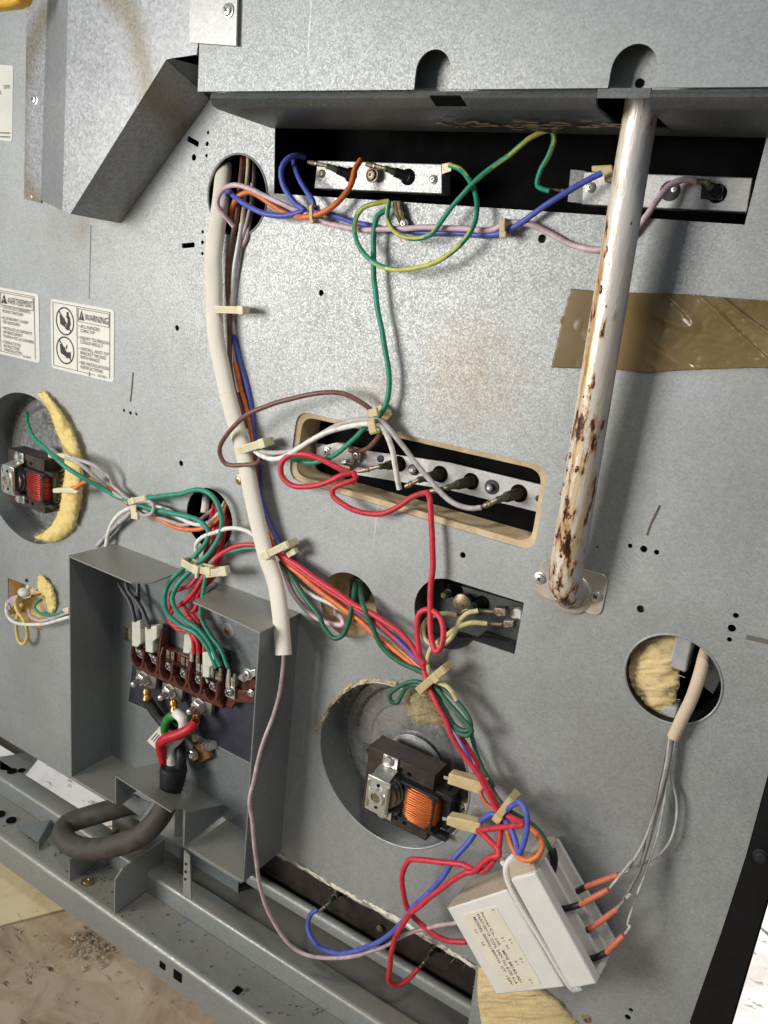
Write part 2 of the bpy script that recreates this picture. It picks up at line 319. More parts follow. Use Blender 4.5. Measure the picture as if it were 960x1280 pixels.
def pipe_mat():
    m, nt, b = nodes("rusty_vent_tube"); tc = N(nt, 'ShaderNodeTexCoord'); L = nt.links.new
    def nz(sx, sy, sz, det=6.0, off=0.0):
        mp = N(nt, 'ShaderNodeMapping'); mp.inputs['Scale'].default_value = (sx, sy, sz); mp.inputs['Location'].default_value = (off, off, off); L(tc.outputs['Object'], mp.inputs['Vector'])
        n = N(nt, 'ShaderNodeTexNoise', Scale=1.0, Detail=det, Roughness=.62); L(mp.outputs[0], n.inputs['Vector']); return n.outputs[0]
    streak = nz(120, 120, 7); blot = nz(60, 60, 28, off=3.1); spots = nz(210, 210, 90, 5.0, 7.7); fine = nz(500, 500, 300)
    sp = N(nt, 'ShaderNodeSeparateXYZ'); L(tc.outputs['Object'], sp.inputs[0])
    # rusty water ran down the left half of the tube only; the tube leans, so measure from its own axis
    ax = (pb2 - pa); kx, ky = ax.x / ax.z, ax.y / ax.z
    mx = N(nt, 'ShaderNodeMath', operation='MULTIPLY_ADD'); L(sp.outputs[2], mx.inputs[0]); mx.inputs[1].default_value = -kx; L(sp.outputs[0], mx.inputs[2])
    sd = N(nt, 'ShaderNodeMath', operation='MULTIPLY_ADD'); L(streak, sd.inputs[0]); sd.inputs[1].default_value = .010; L(mx.outputs[0], sd.inputs[2])
    side = ramp(nt, sd.outputs[0], [(.0, 1), (.0105, 1), (.0150, 0)])
    c = ramp(nt, blot, [(.3, (.40, .37, .42)), (.7, (.54, .51, .53))])
    run = ramp(nt, streak, [(.30, (.50, .24, .09)), (.40, (.74, .55, .32)), (.47, (.86, .77, .64)), (.70, (.84, .80, .78))])
    c = mix(nt, side, c, run)
    drip = nz(150, 150, 46, 6.0, 1.7)
    low = N(nt, 'ShaderNodeMapRange'); low.inputs[1].default_value = .10; low.inputs[2].default_value = -.19; L(sp.outputs[2], low.inputs[0])
    sm = N(nt, 'ShaderNodeMath', operation='MULTIPLY_ADD'); L(low.outputs[0], sm.inputs[0]); sm.inputs[1].default_value = .15; L(drip, sm.inputs[2])
    sm2 = N(nt, 'ShaderNodeMath', operation='MULTIPLY_ADD'); L(side, sm2.inputs[0]); sm2.inputs[1].default_value = .07; L(sm.outputs[0], sm2.inputs[2])
    c = mix(nt, ramp(nt, sm2.outputs[0], [(.64, 0), (.71, .75)]), c, (.46, .22, .07))
    c = mix(nt, ramp(nt, sm2.outputs[0], [(.705, 0), (.735, 1)]), c, ramp(nt, spots, [(.4, (.030, .010, .006)), (.62, (.17, .055, .02))]))
    L(c, b.inputs['Base Color']); b.inputs['Metallic'].default_value = .2
    L(ramp(nt, streak, [(.3, .22), (.7, .42)]), b.inputs['Roughness'])
    bp = N(nt, 'ShaderNodeBump', Strength=.6, Distance=.0012); L(sm.outputs[0], bp.inputs['Height']); L(bp.outputs[0], b.inputs['Normal']); return m
RUST = plastic("rust_blister", (.16, .05, .02), .3, .5, .3, 300)
FLG = plastic("stained_flange", (.60, .54, .45), .38, .18, .2, 60, dirt=.35, metal=.45)
def tape_mat():
    m, nt, b = nodes("brown_packing_tape"); tc = N(nt, 'ShaderNodeTexCoord')
    n1 = N(nt, 'ShaderNodeTexNoise', Scale=28.0, Detail=4.0); nt.links.new(tc.outputs['Object'], n1.inputs['Vector'])
    nt.links.new(ramp(nt, n1.outputs[0], [(.3, (.16, .108, .045)), (.7, (.25, .175, .08))]), b.inputs['Base Color']); b.inputs['Roughness'].default_value = .20; b.inputs['Specular IOR Level'].default_value = .35
    b.inputs['Coat Weight'].default_value = .0; return m
TAPE = tape_mat()
def travertine(name, lo, mid, hi, pit):
    m, nt, b = nodes(name); tc = N(nt, 'ShaderNodeTexCoord')
    n1 = N(nt, 'ShaderNodeTexNoise', Scale=16.0, Detail=9.0, Roughness=.68, Distortion=.8); nt.links.new(tc.outputs['Object'], n1.inputs['Vector'])
    mp = N(nt, 'ShaderNodeMapping'); mp.inputs['Scale'].default_value = (30, 75, 30); mp.inputs['Rotation'].default_value = (0, 0, .9); nt.links.new(tc.outputs['Object'], mp.inputs['Vector'])
    n2 = N(nt, 'ShaderNodeTexNoise', Scale=1.0, Detail=6.0, Roughness=.6); nt.links.new(mp.outputs[0], n2.inputs['Vector'])
    c = ramp(nt, n1.outputs[0], [(.36, lo), (.48, mid), (.60, hi)]); pits = ramp(nt, n2.outputs[0], [(.30, 1), (.38, 0)]); c = mix(nt, pits, c, pit)
    nt.links.new(c, b.inputs['Base Color']); b.inputs['Roughness'].default_value = .55
    bp = N(nt, 'ShaderNodeBump', Strength=.6, Distance=.004, invert=True); nt.links.new(pits, bp.inputs['Height']); nt.links.new(bp.outputs[0], b.inputs['Normal']); return m
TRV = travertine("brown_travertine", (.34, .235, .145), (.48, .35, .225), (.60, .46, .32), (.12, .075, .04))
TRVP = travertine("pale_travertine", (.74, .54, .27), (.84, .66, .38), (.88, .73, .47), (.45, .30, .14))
TRVLIT = travertine("daylit_travertine", (.60, .54, .49), (.72, .68, .64), (.80, .78, .76), (.50, .42, .36))  # tile whitened by daylight that is put into its colour
GROUT = plastic("grout", (.10, .075, .05), .9, .2, .3, 60)

# ================================================================== floor
fl = MB().box((-0.4, 0.2, -0.012), 6, 6, .006).build("floor", GROUT); fl["kind"] = "structure"
j0, j1 = PZ(0, 1158, 0), PZ(90, 1135, 0); jd = (j1 - j0).normalized(); jn = Vector((-jd.y, jd.x, 0))
if jn.y < 0: jn = -jn
def tile(u0, u1, v0, v1, mat):
    g = .0018; pts = [j0 + jd * a + jn * b + Vector((0, 0, -.006)) for a, b in ((u0 + g, v0 + g), (u1 - g, v0 + g), (u1 - g, v1 - g), (u0 + g, v1 - g))]
    return MB().prism(pts, (0, 0, .006)).build("tile", mat, fl, bevel=.0008)
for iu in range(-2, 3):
    tile(iu * .46 - .13, (iu + 1) * .46 - .13, -.46, 0, TRV if iu < 1 else TRVLIT); tile(iu * .46 - .13, (iu + 1) * .46 - .13, -.92, -.46, TRV if iu < 1 else TRVLIT)
    for v0_, v1_, mt in ((0, .119, TRVP), (.119, .6, TRVLIT), (.6, 1.06, TRVLIT)): tile(iu * .46 + .27, (iu + 1) * .46 + .27, v0_, v1_, mt if iu < 1 else TRVLIT)  # cream and white rows: bright light on the floor put into tile colour

# ================================================================== the range's own sheet metal
RG = thing("electric_range", "back of an electric range with its galvanised rear panel opened up", "range", (-.39, 0.03, .035))
def hole_px(x, y, rx, sx=1.0): p = P(x, y); return circle(p, rx * mpp(p), 12, sx)
def slot_px(x0, y0, x1, y1, wpx):
    a, b = P(x0, y0), P(x1, y1); t = (b - a).normalized(); n = Vector((-t.z, 0, t.x)) * wpx * mpp(a) * .5
    return rrect([a + n, b + n, b - n, a - n], .001, 2)
HC = P(297, 245); HR = .0292               # grommet hole of the harness
MC = (P(470, 848) + P(520, 1070)) * .5; ML, MRr = P(399, 950), P(585, 1000); MC = Vector(((ML.x + MRr.x) / 2, 0, MC.z)); MRAD = .0690
LC = Vector((0, 0, 0)); lt, lb, lr = P(40, 494), P(40, 678), P(97, 590); LRAD = (lt.z - lb.z) / 2; LC = Vector((lr.x - LRAD * .99, 0, (lt.z + lb.z) / 2))
RC = (P(776, 855) + P(903, 870)) * .5; RRAD = .0293
RC = Vector((RC.x, 0, (P(830, 792).z + P(858, 908).z) / 2))
SC = (P(404, 757) + P(468, 757)) * .5; SRAD = (P(437, 716).z - P(437, 797).z) / 2; SC.z = (P(437, 716).z + P(437, 797).z) / 2
WCn = P(262, 648); WRAD = (P(262, 611).z - P(262, 686).z) / 2
MID = [P(372, 513), P(686, 583), P(668, 690), P(361, 598)]
TOPS = [P(345, 120), P(343, 242), P(931, 281), P(972, 120)]
bz = P(560, 770)
def blob():
    c = Q('K8', 300, 380); r = (Q('K8', 300, 130).z - Q('K8', 300, 628).z) / 2; c.z = (Q('K8', 300, 130).z + Q('K8', 360, 630).z) / 2; c.x = Q('K8', 102, 330).x + r
    tr, br, bl = Q('K8', 878, 300), Q('K8', 810, 665), Q('K8', 520, 566)
    pts = []
    a0 = math.atan2(bl.z - c.z, bl.x - c.x); a1 = math.pi / 2
    n = 30
    for k in range(n + 1):
        a = a1 + ((a0 + 2 * math.pi) - a1) * k / n; pts.append(Vector((c.x + r * math.cos(a), 0, c.z + r * math.sin(a))))
    return pts + [bl, br, tr]
BLOB = blob()
LH = [Q('W7', 100, 210), Q('W7', 560, 390), Q('W7', 520, 850), Q('W7', 100, 660)]
holes = [circle(HC, HR), circle(MC, MRAD, 72), circle(LC, LRAD, 64), circle(RC, RRAD), circle(SC, SRAD), circle(WCn, WRAD), rrect(MID, .012), TOPS, BLOB, LH,
         [Q('T7', 80, 300), Q('T7', 118, 318), Q('T7', 112, 392), Q('T7', 78, 378)]]
for x, y, r in ((402, 366, 4), (227, 579, 3.6), (579, 693.6, 4), (801, 761, 5), (788, 682, 3), (805, 686, 4.5), (821, 690, 3.4), (155.7, 513, 2), (163.7, 516, 2.4), (171, 517.5, 2),
                (260.7, 166, 2.2), (259.7, 180, 2.8), (258.7, 194.7, 2.2), (243, 197, 4), (254, 290, 2.2), (253.7, 303, 2.6), (253.5, 317, 2.2), (678, 298.5, 5.5), (222, 410, 3.6),
                (920, 769, 3.6), (915, 785, 5), (912, 799, 3.2), (789, 1262, 3), (785, 1271, 4), (747, 684, 1.6)): holes.append(hole_px(x, y, r))
holes.append(slot_px(235, 173, 249, 181, 6.5)); holes.append(slot_px(228, 307.5, 244, 306, 6))
zL, zR = P(40, 940).z, P(460, 1133).z; zL = P(86, 972).z
xs = P(345, 1064).x; xe = P(597, 1205).x
edge = [P(975, 900), P(960, 968), P(933, 1068), P(903, 1161), P(862, 1278), P(845, 1330)]
xb = P(305, 1064).x
low = P(700, 1420).z
rag = []
for k in range(25):
    t = k / 24; rag.append(Vector((xs + (xe - xs) * t, 0, zR + random.uniform(-.0016, .0014))))
outline = [Vector((-.90, 0, 1.1)), Vector((P(975, 900).x, 0, 1.1))] + edge + [Vector((P(845, 1330).x, 0, low)), Vector((xe + .002, 0, low))] + rag[::-1] + \
    [Vector((xb, 0, zR - .002)), Vector((xb, 0, zL)), Vector((-.90, 0, zL))]
panel = sheet("back_panel", outline, holes, 0.0, .0012, G, RG)
panel["label"] = "galvanised rear panel with round and slotted cut-outs"
# dark box added behind the panel; keeps light from leaking through the holes
MB().box((-.41, .155, .60), .405, .075, .445).build("body_light_block", VOID, RG)
MB().box(((xs + xe) / 2 - .02, .034, zR - .025), (xe - xs) / 2 + .085, .001, .06).build("scorched_back_plate", BRN, RG)
MB().box((-.10, .05, .20), .085, .002, .06).build("lower_hole_block", VOID, RG)  # dark plate added to keep the bright floor out of the small holes
for x, y, r in ((402, 366, 6), (222, 410, 6), (579, 693.6, 6), (801, 761, 7), (678, 298.5, 8), (227, 579, 5)):
    p_ = P(x - 1.5, y + 1, -.004); MB().lathe(p_, (0, 1, 0), [(0, r * mpp(p_)), (.0005, r * mpp(p_))], 14).build("hole_backing", plastic('backing_tan', (.30, .24, .15), .8, .3, .2, 300) if x in (222, 678, 801) else GU, RG)
def can(name, c, r, depth, mat, back, parent=RG, bulge=0.0):    # round well behind a hole: wall and floor
    n = 64; mb = MB(); vs = []; fs = []
    for d in (0.0007, depth):
        for rr in (r + .0004, r + .0016):
            for k in range(n): a = 2 * math.pi * k / n; vs.append(Vector((c.x + rr * math.cos(a), d, c.z + rr * math.sin(a))))
    for k in range(n):
        k2 = (k + 1) % n; fs += [(k, k2, 2 * n + k2, 2 * n + k), (n + k2, n + k, 3 * n + k, 3 * n + k2)]
    o = mb.add(vs, fs).build(name, mat, parent)
    if bulge: MB().lathe((c.x, depth, c.z), (0, -1, 0), [(-.001, r + .002), (0, r + .002), (0, r * .93), (bulge, r * .90), (bulge, r * .80), (bulge * .3, r * .76), (bulge * .3, r * .58), (bulge * .8, r * .55), (bulge * .8, .005)], 64).build(name.replace("wall", "floor"), back, parent, smooth=25)
    else: MB().lathe((c.x, depth, c.z), (0, 1, 0), [(0, r + .002), (.001, r + .002)], 64).build(name.replace("wall", "floor"), back, parent)
    return o
WF = galv("well_floor_steel", .46, .60, (1, 1, 1), .30, spangle=300, metal=.7); can("fan_well_wall", MC, MRAD, .034, GB, WF, bulge=.004); can("fan_well_wall", LC, LRAD, .034, GB, WF, bulge=.004)
can("cut_out_wall", SC, SRAD, .022, FIBT, FIBT); can("cut_out_wall", WCn, WRAD, .03, VOID, BLK)
can("cut_out_wall", HC, HR, .045, VOID, VOID); can("cut_out_wall", RC, RRAD, .045, BLK, BLK)
# rolled rims
for c, r in ((MC, MRAD), (HC, HR), (RC, RRAD)):
    pts = [Vector((c.x + (r + .0003) * math.cos(a), -.0006, c.z + (r + .0003) * math.sin(a))) for a in [2 * math.pi * k / 72 for k in range(73)]]
    MB().tube(pts, .0008, 6, cap=False).build("rolled_rim", G, RG)
# walls of the straight-sided cut-outs
def well(name, poly, depth, mat, back=VOID, inset=0.0):
    mb = MB(); n = len(poly); cx = sum(p[0] for p in poly) / n; cz = sum(p[2] for p in poly) / n; hx = max(abs(p[0] - cx) for p in poly); hz = max(abs(p[2] - cz) for p in poly)
    inn = [Vector((cx + (p[0] - cx) * (1 - inset / hx), 0, cz + (p[2] - cz) * (1 - inset / hz))) for p in poly]
    rows = 5; vs = []
    for k in range(rows):
        t_ = k / (rows - 1)
        for p, i_ in zip(poly, inn):
            b_ = Vector((p[0], 0, p[2])).lerp(i_, min(1, t_ * 9)); b_.y = (.0007, .0022, depth * .35, depth * .7, depth)[k]; vs.append(b_)
    mb.add(vs, [(i + k * n, (i + 1) % n + k * n, (i + 1) % n + n + k * n, i + n + k * n) for i in range(n) for k in range(rows - 1)]); o = mb.build(name, mat, RG)
    MB().prism([Vector((p[0], depth, p[2])) for p in poly], (0, .001, 0)).build(name + "_floor", back, RG); return o
well("slot_lining", rrect(MID, .012), .026, FIBT, VOID, .0042); well("recess_wall", TOPS, .05, BLK, VOID); well("cut_out_lining", BLOB, .026, GU, BLK); well("box_hole_lining", LH, .018, FIBO, FIBO)

# ---- backguard above
DB = .065
zbk = (P(248, 113, DB).z + P(960, 111, DB).z) / 2; xl = P(248, 113, DB).x
def notch(x0, x1, xm, ytop):
    a, b = P(x0, 112, DB).x, P(x1, 112, DB).x; r = (b - a) / 2; zt = P(xm, ytop, DB).z - r
    return [Vector((a, 0, zbk - .001))] + [Vector(((a + b) / 2 - r * math.cos(math.pi * k / 14), 0, zt + r * math.sin(math.pi * k / 14))) for k in range(15)] + [Vector((b, 0, zbk - .001))]
na, nb = notch(518, 561, 540, 62), notch(760, 817, 792, 55)
out = [Vector((xl, 0, 1.25)), Vector((xl, 0, zbk))] + [Vector((p.x, 0, max(p.z, zbk))) for p in na] + [Vector((p.x, 0, max(p.z, zbk))) for p in nb] + [Vector((.12, 0, zbk)), Vector((.12, 0, 1.25))]
bgp = sheet("backguard_panel", out, [], -DB, .0012, galv("galvanised_backguard", .32, .39, (.95, 1, 1.01), .5), RG)
# plate behind the notches and the rolled bottom lip
MB().prism([Vector((xl + .012, -DB + .013, zbk + .001)), Vector((.12, -DB + .013, zbk + .001)), Vector((.12, -DB + .013, 1.0)), Vector((xl + .012, -DB + .013, 1.0))], (0, .001, 0)).build("backguard_inner_plate", G, RG)
MB().lathe(P(799, 104, DB - .0125), (0, -1, 0), [(0, .0022), (.0003, .0022)], 12).build("punched_hole", VOID, RG)
lipx0 = xl + .010
zun = zbk - .009; pc = P(802.5, 133, .036); hole_x0, hole_x1 = pc.x - .0150, pc.x + .0120
for (a, b) in ((lipx0, hole_x0), (hole_x1, .12)):
    pr = [(-DB + .0015, zbk - .0005), (-DB + .0005, zbk - .004), (-DB + .003, zbk - .0075), (-DB + .007, zbk - .009), (-.002, zbk - .011), (-.002, zbk - .0095), (-DB + .0075, zbk - .0075), (-DB + .004, zbk - .006), (-DB + .003, zbk - .001)]
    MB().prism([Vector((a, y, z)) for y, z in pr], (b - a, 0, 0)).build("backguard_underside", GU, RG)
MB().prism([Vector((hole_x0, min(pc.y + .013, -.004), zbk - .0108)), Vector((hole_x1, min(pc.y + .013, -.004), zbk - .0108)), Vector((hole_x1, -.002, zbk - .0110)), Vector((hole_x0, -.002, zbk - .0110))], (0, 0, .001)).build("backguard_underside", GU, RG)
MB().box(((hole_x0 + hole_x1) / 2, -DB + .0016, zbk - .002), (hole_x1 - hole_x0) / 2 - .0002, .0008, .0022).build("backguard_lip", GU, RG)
# punched slot with tabs and sealant streak on the underside
MB().prism([PZ(537, 121, zbk - .0098), PZ(575, 121, zbk - .0098), PZ(583, 133, zbk - .0104), PZ(545, 133, zbk - .0104)], (0, 0, .0007)).build("punched_slot", VOID, RG)
mb = MB()
for k in range(60):
    x = random.uniform(545, 775); y = 155 + (x - 545) * .012 + random.gauss(0, 2.2)
    p = PZ(x, y, zbk - .0112); mb.ball(p, random.uniform(.001, .005), random.uniform(.0005, .0022), .00022, 8)
so = mb.build("sealant_residue", plastic("brown_sealant", (.30, .21, .13), .7, .4, .4, 200), RG); so["kind"] = "stuff"
# small cover tab at the upper left with its screw
tabp = [P(237, -30, .0685), P(297, -30, .0685), P(295, 57, .0685), P(237, 53, .0685)]
MB().prism(tabp, (0, .0015, 0)).build("cover_tab", galv("tab_zinc", .45, .55, (1, 1, 1), .4), RG)

def screw(fr, x, y, mm, rpx, parent, mat=CHR, name="screw", rec=True, axis=(0, -1, 0)):
    p = Q(fr, x, y, mm); r = rpx * mpp(p); ax = Vector(axis).normalized()
    mb = MB().lathe(p - ax * .001, ax, [(0, r * 1.25), (.0012, r * 1.25), (.0014, r), (.001 + r * .5, r * .85), (.001 + r * .62, r * .5), (.001 + r * .62, r * .3), (.001 + r * .3, r * .12)], 18)
    o = mb.build(name, mat, parent)
    if rec:
        u = ax.orthogonal().normalized(); v = ax.cross(u); t = p + ax * (r * .60)
        MB().box(t, r * .5, r * .12, r * .04, (u, v, ax)).box(t, r * .12, r * .5, r * .041, (u, v, ax)).build("drive_recess", INK, o)
    return o
screw('O', 285, 13, 69, 7, RG)
# ---- duct cover, upper left
DD = .046
fA = [P(86, -40, DD), P(78, 263, DD), P(88, 267, DD), P(208, 74, DD), P(246, 68, DD), P(256, -40, DD)]
def brown_band(mat):                       # brown band arcing across the duct face
    nt = mat.node_tree; b = nt.nodes['Principled BSDF']; src = b.inputs['Base Color'].links[0].from_socket
    g = N(nt, 'ShaderNodeNewGeometry'); ce = P(60, 150, DD); re = (P(165, 35, DD) - ce).length
    vd = N(nt, 'ShaderNodeVectorMath', operation='DISTANCE'); nt.links.new(g.outputs['Position'], vd.inputs[0]); vd.inputs[1].default_value = ce
    n = N(nt, 'ShaderNodeTexNoise', Scale=24.0, Detail=5.0); nt.links.new(g.outputs['Position'], n.inputs['Vector'])
    a = N(nt, 'ShaderNodeMath', operation='MULTIPLY_ADD'); nt.links.new(n.outputs[0], a.inputs[0]); a.inputs[1].default_value = .022; nt.links.new(vd.outputs['Value'], a.inputs[2])
    s2 = N(nt, 'ShaderNodeMath', operation='SUBTRACT'); nt.links.new(a.outputs[0], s2.inputs[0]); s2.inputs[1].default_value = re + .011
    ab = N(nt, 'ShaderNodeMath', operation='ABSOLUTE'); nt.links.new(s2.outputs[0], ab.inputs[0])
    c = mix(nt, ramp(nt, ab.outputs[0], [(.004, .62), (.016, 0)]), src, (.20, .155, .085)); nt.links.new(c, b.inputs['Base Color'])
brown_band(GD)
def stain(mat, spots):                   # old heat and grease marks on the panel
    nt = mat.node_tree; b = nt.nodes['Principled BSDF']; g = N(nt, 'ShaderNodeNewGeometry')
    n = N(nt, 'ShaderNodeTexNoise', Scale=26.0, Detail=7.0, Roughness=.7); nt.links.new(g.outputs['Position'], n.inputs['Vector'])
    for p, r, col, amt in spots:
        src = b.inputs['Base Color'].links[0].from_socket
        vd = N(nt, 'ShaderNodeVectorMath', operation='DISTANCE'); nt.links.new(g.outputs['Position'], vd.inputs[0]); vd.inputs[1].default_value = p
        a = N(nt, 'ShaderNodeMath', operation='MULTIPLY_ADD'); nt.links.new(n.outputs[0], a.inputs[0]); a.inputs[1].default_value = r * 1.1; nt.links.new(vd.outputs['Value'], a.inputs[2])
        nt.links.new(mix(nt, ramp(nt, a.outputs[0], [(r * .55, amt), (r * 1.55, 0)]), src, col), b.inputs['Base Color'])
stain(G, [(P(590, 470), .05, (.34, .25, .14), .45), (P(470, 500), .03, (.30, .22, .13), .35), (P(395, 905), .012, (.30, .23, .12), .6), (P(350, 690), .018, (.30, .24, .14), .35), (P(105, 283), .022, (.22, .17, .12), .5), (P(770, 960), .05, (.30, .25, .22), .3), (P(715, 745), .02, (.25, .14, .07), .35), (P(300, 660), .03, (.24, .21, .16), .3), (P(575, 830), .025, (.2, .18, .15), .4)])
dc = MB().prism(fA, (0, .0012, 0)).build("duct_face", GD, RG); dc["label"] = "bright duct face with a brown band"
b0, b1 = P(150, 279, .001), P(262, 124, .001)
MB().prism([P(88.4, 267.5, DD - .0013), b0, b1, P(208.4, 75, DD - .0013)], Vector((-.0006, .0002, .0009))).build("duct_slanted_side", GD, RG)
MB().prism([P(86, -40, DD), P(78, 263, DD), P(51, 249, .002), P(60, -40, .002)], Vector((-.0006, .0008, 0))).build("duct_sloped_edge", GD, RG)
MB().prism([P(78.5, 263.6, DD - .001), P(88, 267.4, DD - .001), b0, P(51, 250, .002)], Vector((0, 0, .0008))).build("duct_bottom", GB, RG)
MB().prism([P(34, -40, .002), P(30, 248, .002), P(51, 254, .002), P(60, -40, .002)], (0, .0012, 0)).build("duct_flange", GD, RG)
MB().prism([P(208, 71, .018), P(252, 82, .018), P(252, 70, .018), P(214, 70, .018)], (0, .004, 0)).build("torn_gap", VOID, RG)
screw('O', 43, 124.5, 2, 5, RG); screw('O', 40, 246, 1.6, 3, RG, BRASS, rec=False)
mb = MB(); mb.prism([P(112.9, 281, .0010), P(113.6, 281, .0010), P(111.2, 374, .0010), P(110.7, 374, .0010)], (0, .0005, 0)); mb.build("sheet_seam", GB, RG)
# yellow corner of something resting on top left
tag(MB().prism([P(-20, -20, .05), P(30, -20, .05), P(23, 2, .05), P(13, 7, .05), P(-20, 11, .05)], (0, .012, 0)).build("yellow_case", plastic("yellow_plastic", (.75, .42, .03), .45, .15, .6, 400), bevel=.002),
    "yellow plastic corner poking in at the top left", "tool case")

# ---- terminal box
DT = .050
TB = {}
x0 = P(86, 697, DT).x; zt = P(85, 694, DT).z; zb_ = P(86.5, 973, DT).z; x1 = P(325, 790, DT).x; zr = P(325, 790, DT).z
zf = (zb_ + P(305, 1100, DT).z) / 2
T = .0012
def plate(name, pts, vec, mat=GB, parent=RG, bevel=0): return MB().prism(pts, vec).build(name, mat, parent, bevel=bevel)
plate("box_left_wall", [Vector((x0, -DT, zt - T)), Vector((x0, -DT, zf)), Vector((x0, -.0007, zf)), Vector((x0, -.0007, zt - T))], (T, 0, 0))
tl = [Vector((x0 - .0005, -DT - .0005, zt)), PZ(164, 728, zt), PZ(189, 728.5, zt), PZ(235, 711, zt)]
tl = [Vector((p.x, min(p.y, -.0007), zt)) for p in tl] + [Vector((P(145, 680).x, -.0007, zt))]
tl[0].x = x0 - .0004
plate("box_left_lid", tl, (0, 0, -T), GR)
a = Vector((PZ(253, 757, zr).x, PZ(253, 757, zr).y, zr)); b = PZ(241, 752, zr)
plate("box_right_lid", [Vector((x1 + .0005, -DT - .0005, zr)), a, b, Vector((P(280, 734).x, -.0007, zr)), Vector((x1 + .0005, -.0007, zr))], (0, 0, -T), GR)
plate("box_right_wall", [Vector((x1, -DT, zr - T)), Vector((x1, -DT, zf)), Vector((x1, -.0007, zf)), Vector((x1, -.0007, zr - T))], (-T, 0, 0))
for xa, xb_ in ((x0 + T, -.5245), (-.4285, x1 - T)):
    plate("box_floor", [Vector((xa, -DT, zf)), Vector((xb_, -DT, zf)), Vector((xb_, -.0007, zf)), Vector((xa, -.0007, zf))], (0, 0, T), GR)
bk = [Vector((x0 + T, 0, zf + T)), Vector((x0 + T, 0, zt - T)), Vector((P(235, 711).x - .004, 0, zt - T)), Vector((P(262, 735).x, 0, zr - T)), Vector((x1 - T, 0, zr - T)), Vector((x1 - T, 0, zf + T))]
sheet("box_back", bk, [[Q('T7', 80, 300), Q('T7', 118, 318), Q('T7', 112, 392), Q('T7', 78, 378)]], -.0011, .0008, GB, RG)
xbx = Vector((x0 + T, 0, 0)); 
MB().prism([Vector((x0 + T, -.0012, zt - T)), Vector((x1 - T, -.0012, zt - T - .0)), Vector((x1 - T, -.0012, zf + T)), Vector((x0 + T, -.0012, zf + T))], (0, .0005, 0)) if False else None
tag(slab(MB(), 'T7', [(74, 290), (125, 312), (118, 400), (72, 385)], -5, -3).build("insulation_scrap", FIBO), "tan insulation seen in the small square hole of the terminal box", "insulation")
# blue-black insulating card behind the terminals
cardp = [Q('T7', 125, 500, 2), Q('T7', 100, 752, 2), Q('T7', 215, 802, 2), Q('V3', 830, 445, 2), Q('V3', 850, 60, 2), Q('T7', 700, 620, 2)]
tag(MB().prism(cardp, (0, .0008, 0)).build("insulating_card", CARD), "blue-black insulating card behind the terminal block", "insulation")
plate("card_rail", [Q('T7', 100, 754, 2.5), Q('T7', 215, 804, 2.5), Q('V3', 828, 449, 2.5), Q('V3', 828, 456, 2.5), Q('T7', 213, 811, 2.5), Q('T7', 98, 761, 2.5)], (0, .002, 0), GR)
screw('T7', 695, 325, .5, 5, RG, COPD); 
MB().lathe(Q('T7', 697, 328, 1.2), (0, -1, 0), [(0, .0075), (.0006, .0070), (.0008, .005)], 24).build("dimple", GR, RG)
# ---- strain relief bracket
A_, E_, F_, BL_ = Vector((-.523, -.0505, .2146)), Vector((-.430, -.0537, .2226)), Vector((-.4325, -.0012, .1990)), Vector((-.522, -.0012, .2027))
def onpl(px, py):                      # on the tilted bracket top
    n = (E_ - A_).cross(F_ - E_); r = ray(px, py); return CAM + r * ((A_ - CAM).dot(n) / r.dot(n))
plate("cord_bracket_top", [A_, onpl(214, 1016), onpl(219, 1011), onpl(228, 1011), E_, F_, BL_, A_.lerp(BL_, .5) + Vector((-.003, 0, 0))], (0, 0, .0013), GR)
plate("cord_bracket_side", [E_, F_, Vector((F_.x, F_.y, .1875)), Vector((E_.x, E_.y, .1875))], (-T, 0, 0), GB)
plate("cord_bracket_side", [A_, BL_, Vector((BL_.x, BL_.y, .1875)), Vector((A_.x, A_.y, .1850))], (T, 0, 0), GB)
plate("cord_bracket_tab", [onpl(219, 1011), onpl(228, 1011), onpl(228, 1011) - Vector((0, 0, .03)), onpl(219, 1011) - Vector((0, 0, .03))], (0, .0012, 0), GB)
plate("lower_back_plate", [Vector((-.60, .012, .045)), Vector((-.42, .012, .045)), Vector((-.42, .012, .184)), Vector((-.60, .012, .184))], (0, .001, 0), GB)
plate("inner_guide", [Q("G6", 735, 505, 30), Q("G6", 800, 455, 30), Q("G6", 905, 500, 30), Q("G6", 845, 582, 30)], (0, .001, 0), GB)
# wire clip
for pts in ([('V3', 178, 575), ('V3', 200, 588), ('V3', 245, 590), ('V3', 285, 605), ('V3', 320, 628)], [('V3', 330, 640), ('V3', 375, 628), ('V3', 420, 630), ('V3', 465, 645), ('V3', 500, 640)]):
    w_ = [onpl(*q(f, x, y)) + Vector((0, 0, .003)) for f, x, y in pts]
    MB().tube(cat_rom(w_), .0010, 8).build("retaining_clip", CHR, RG)

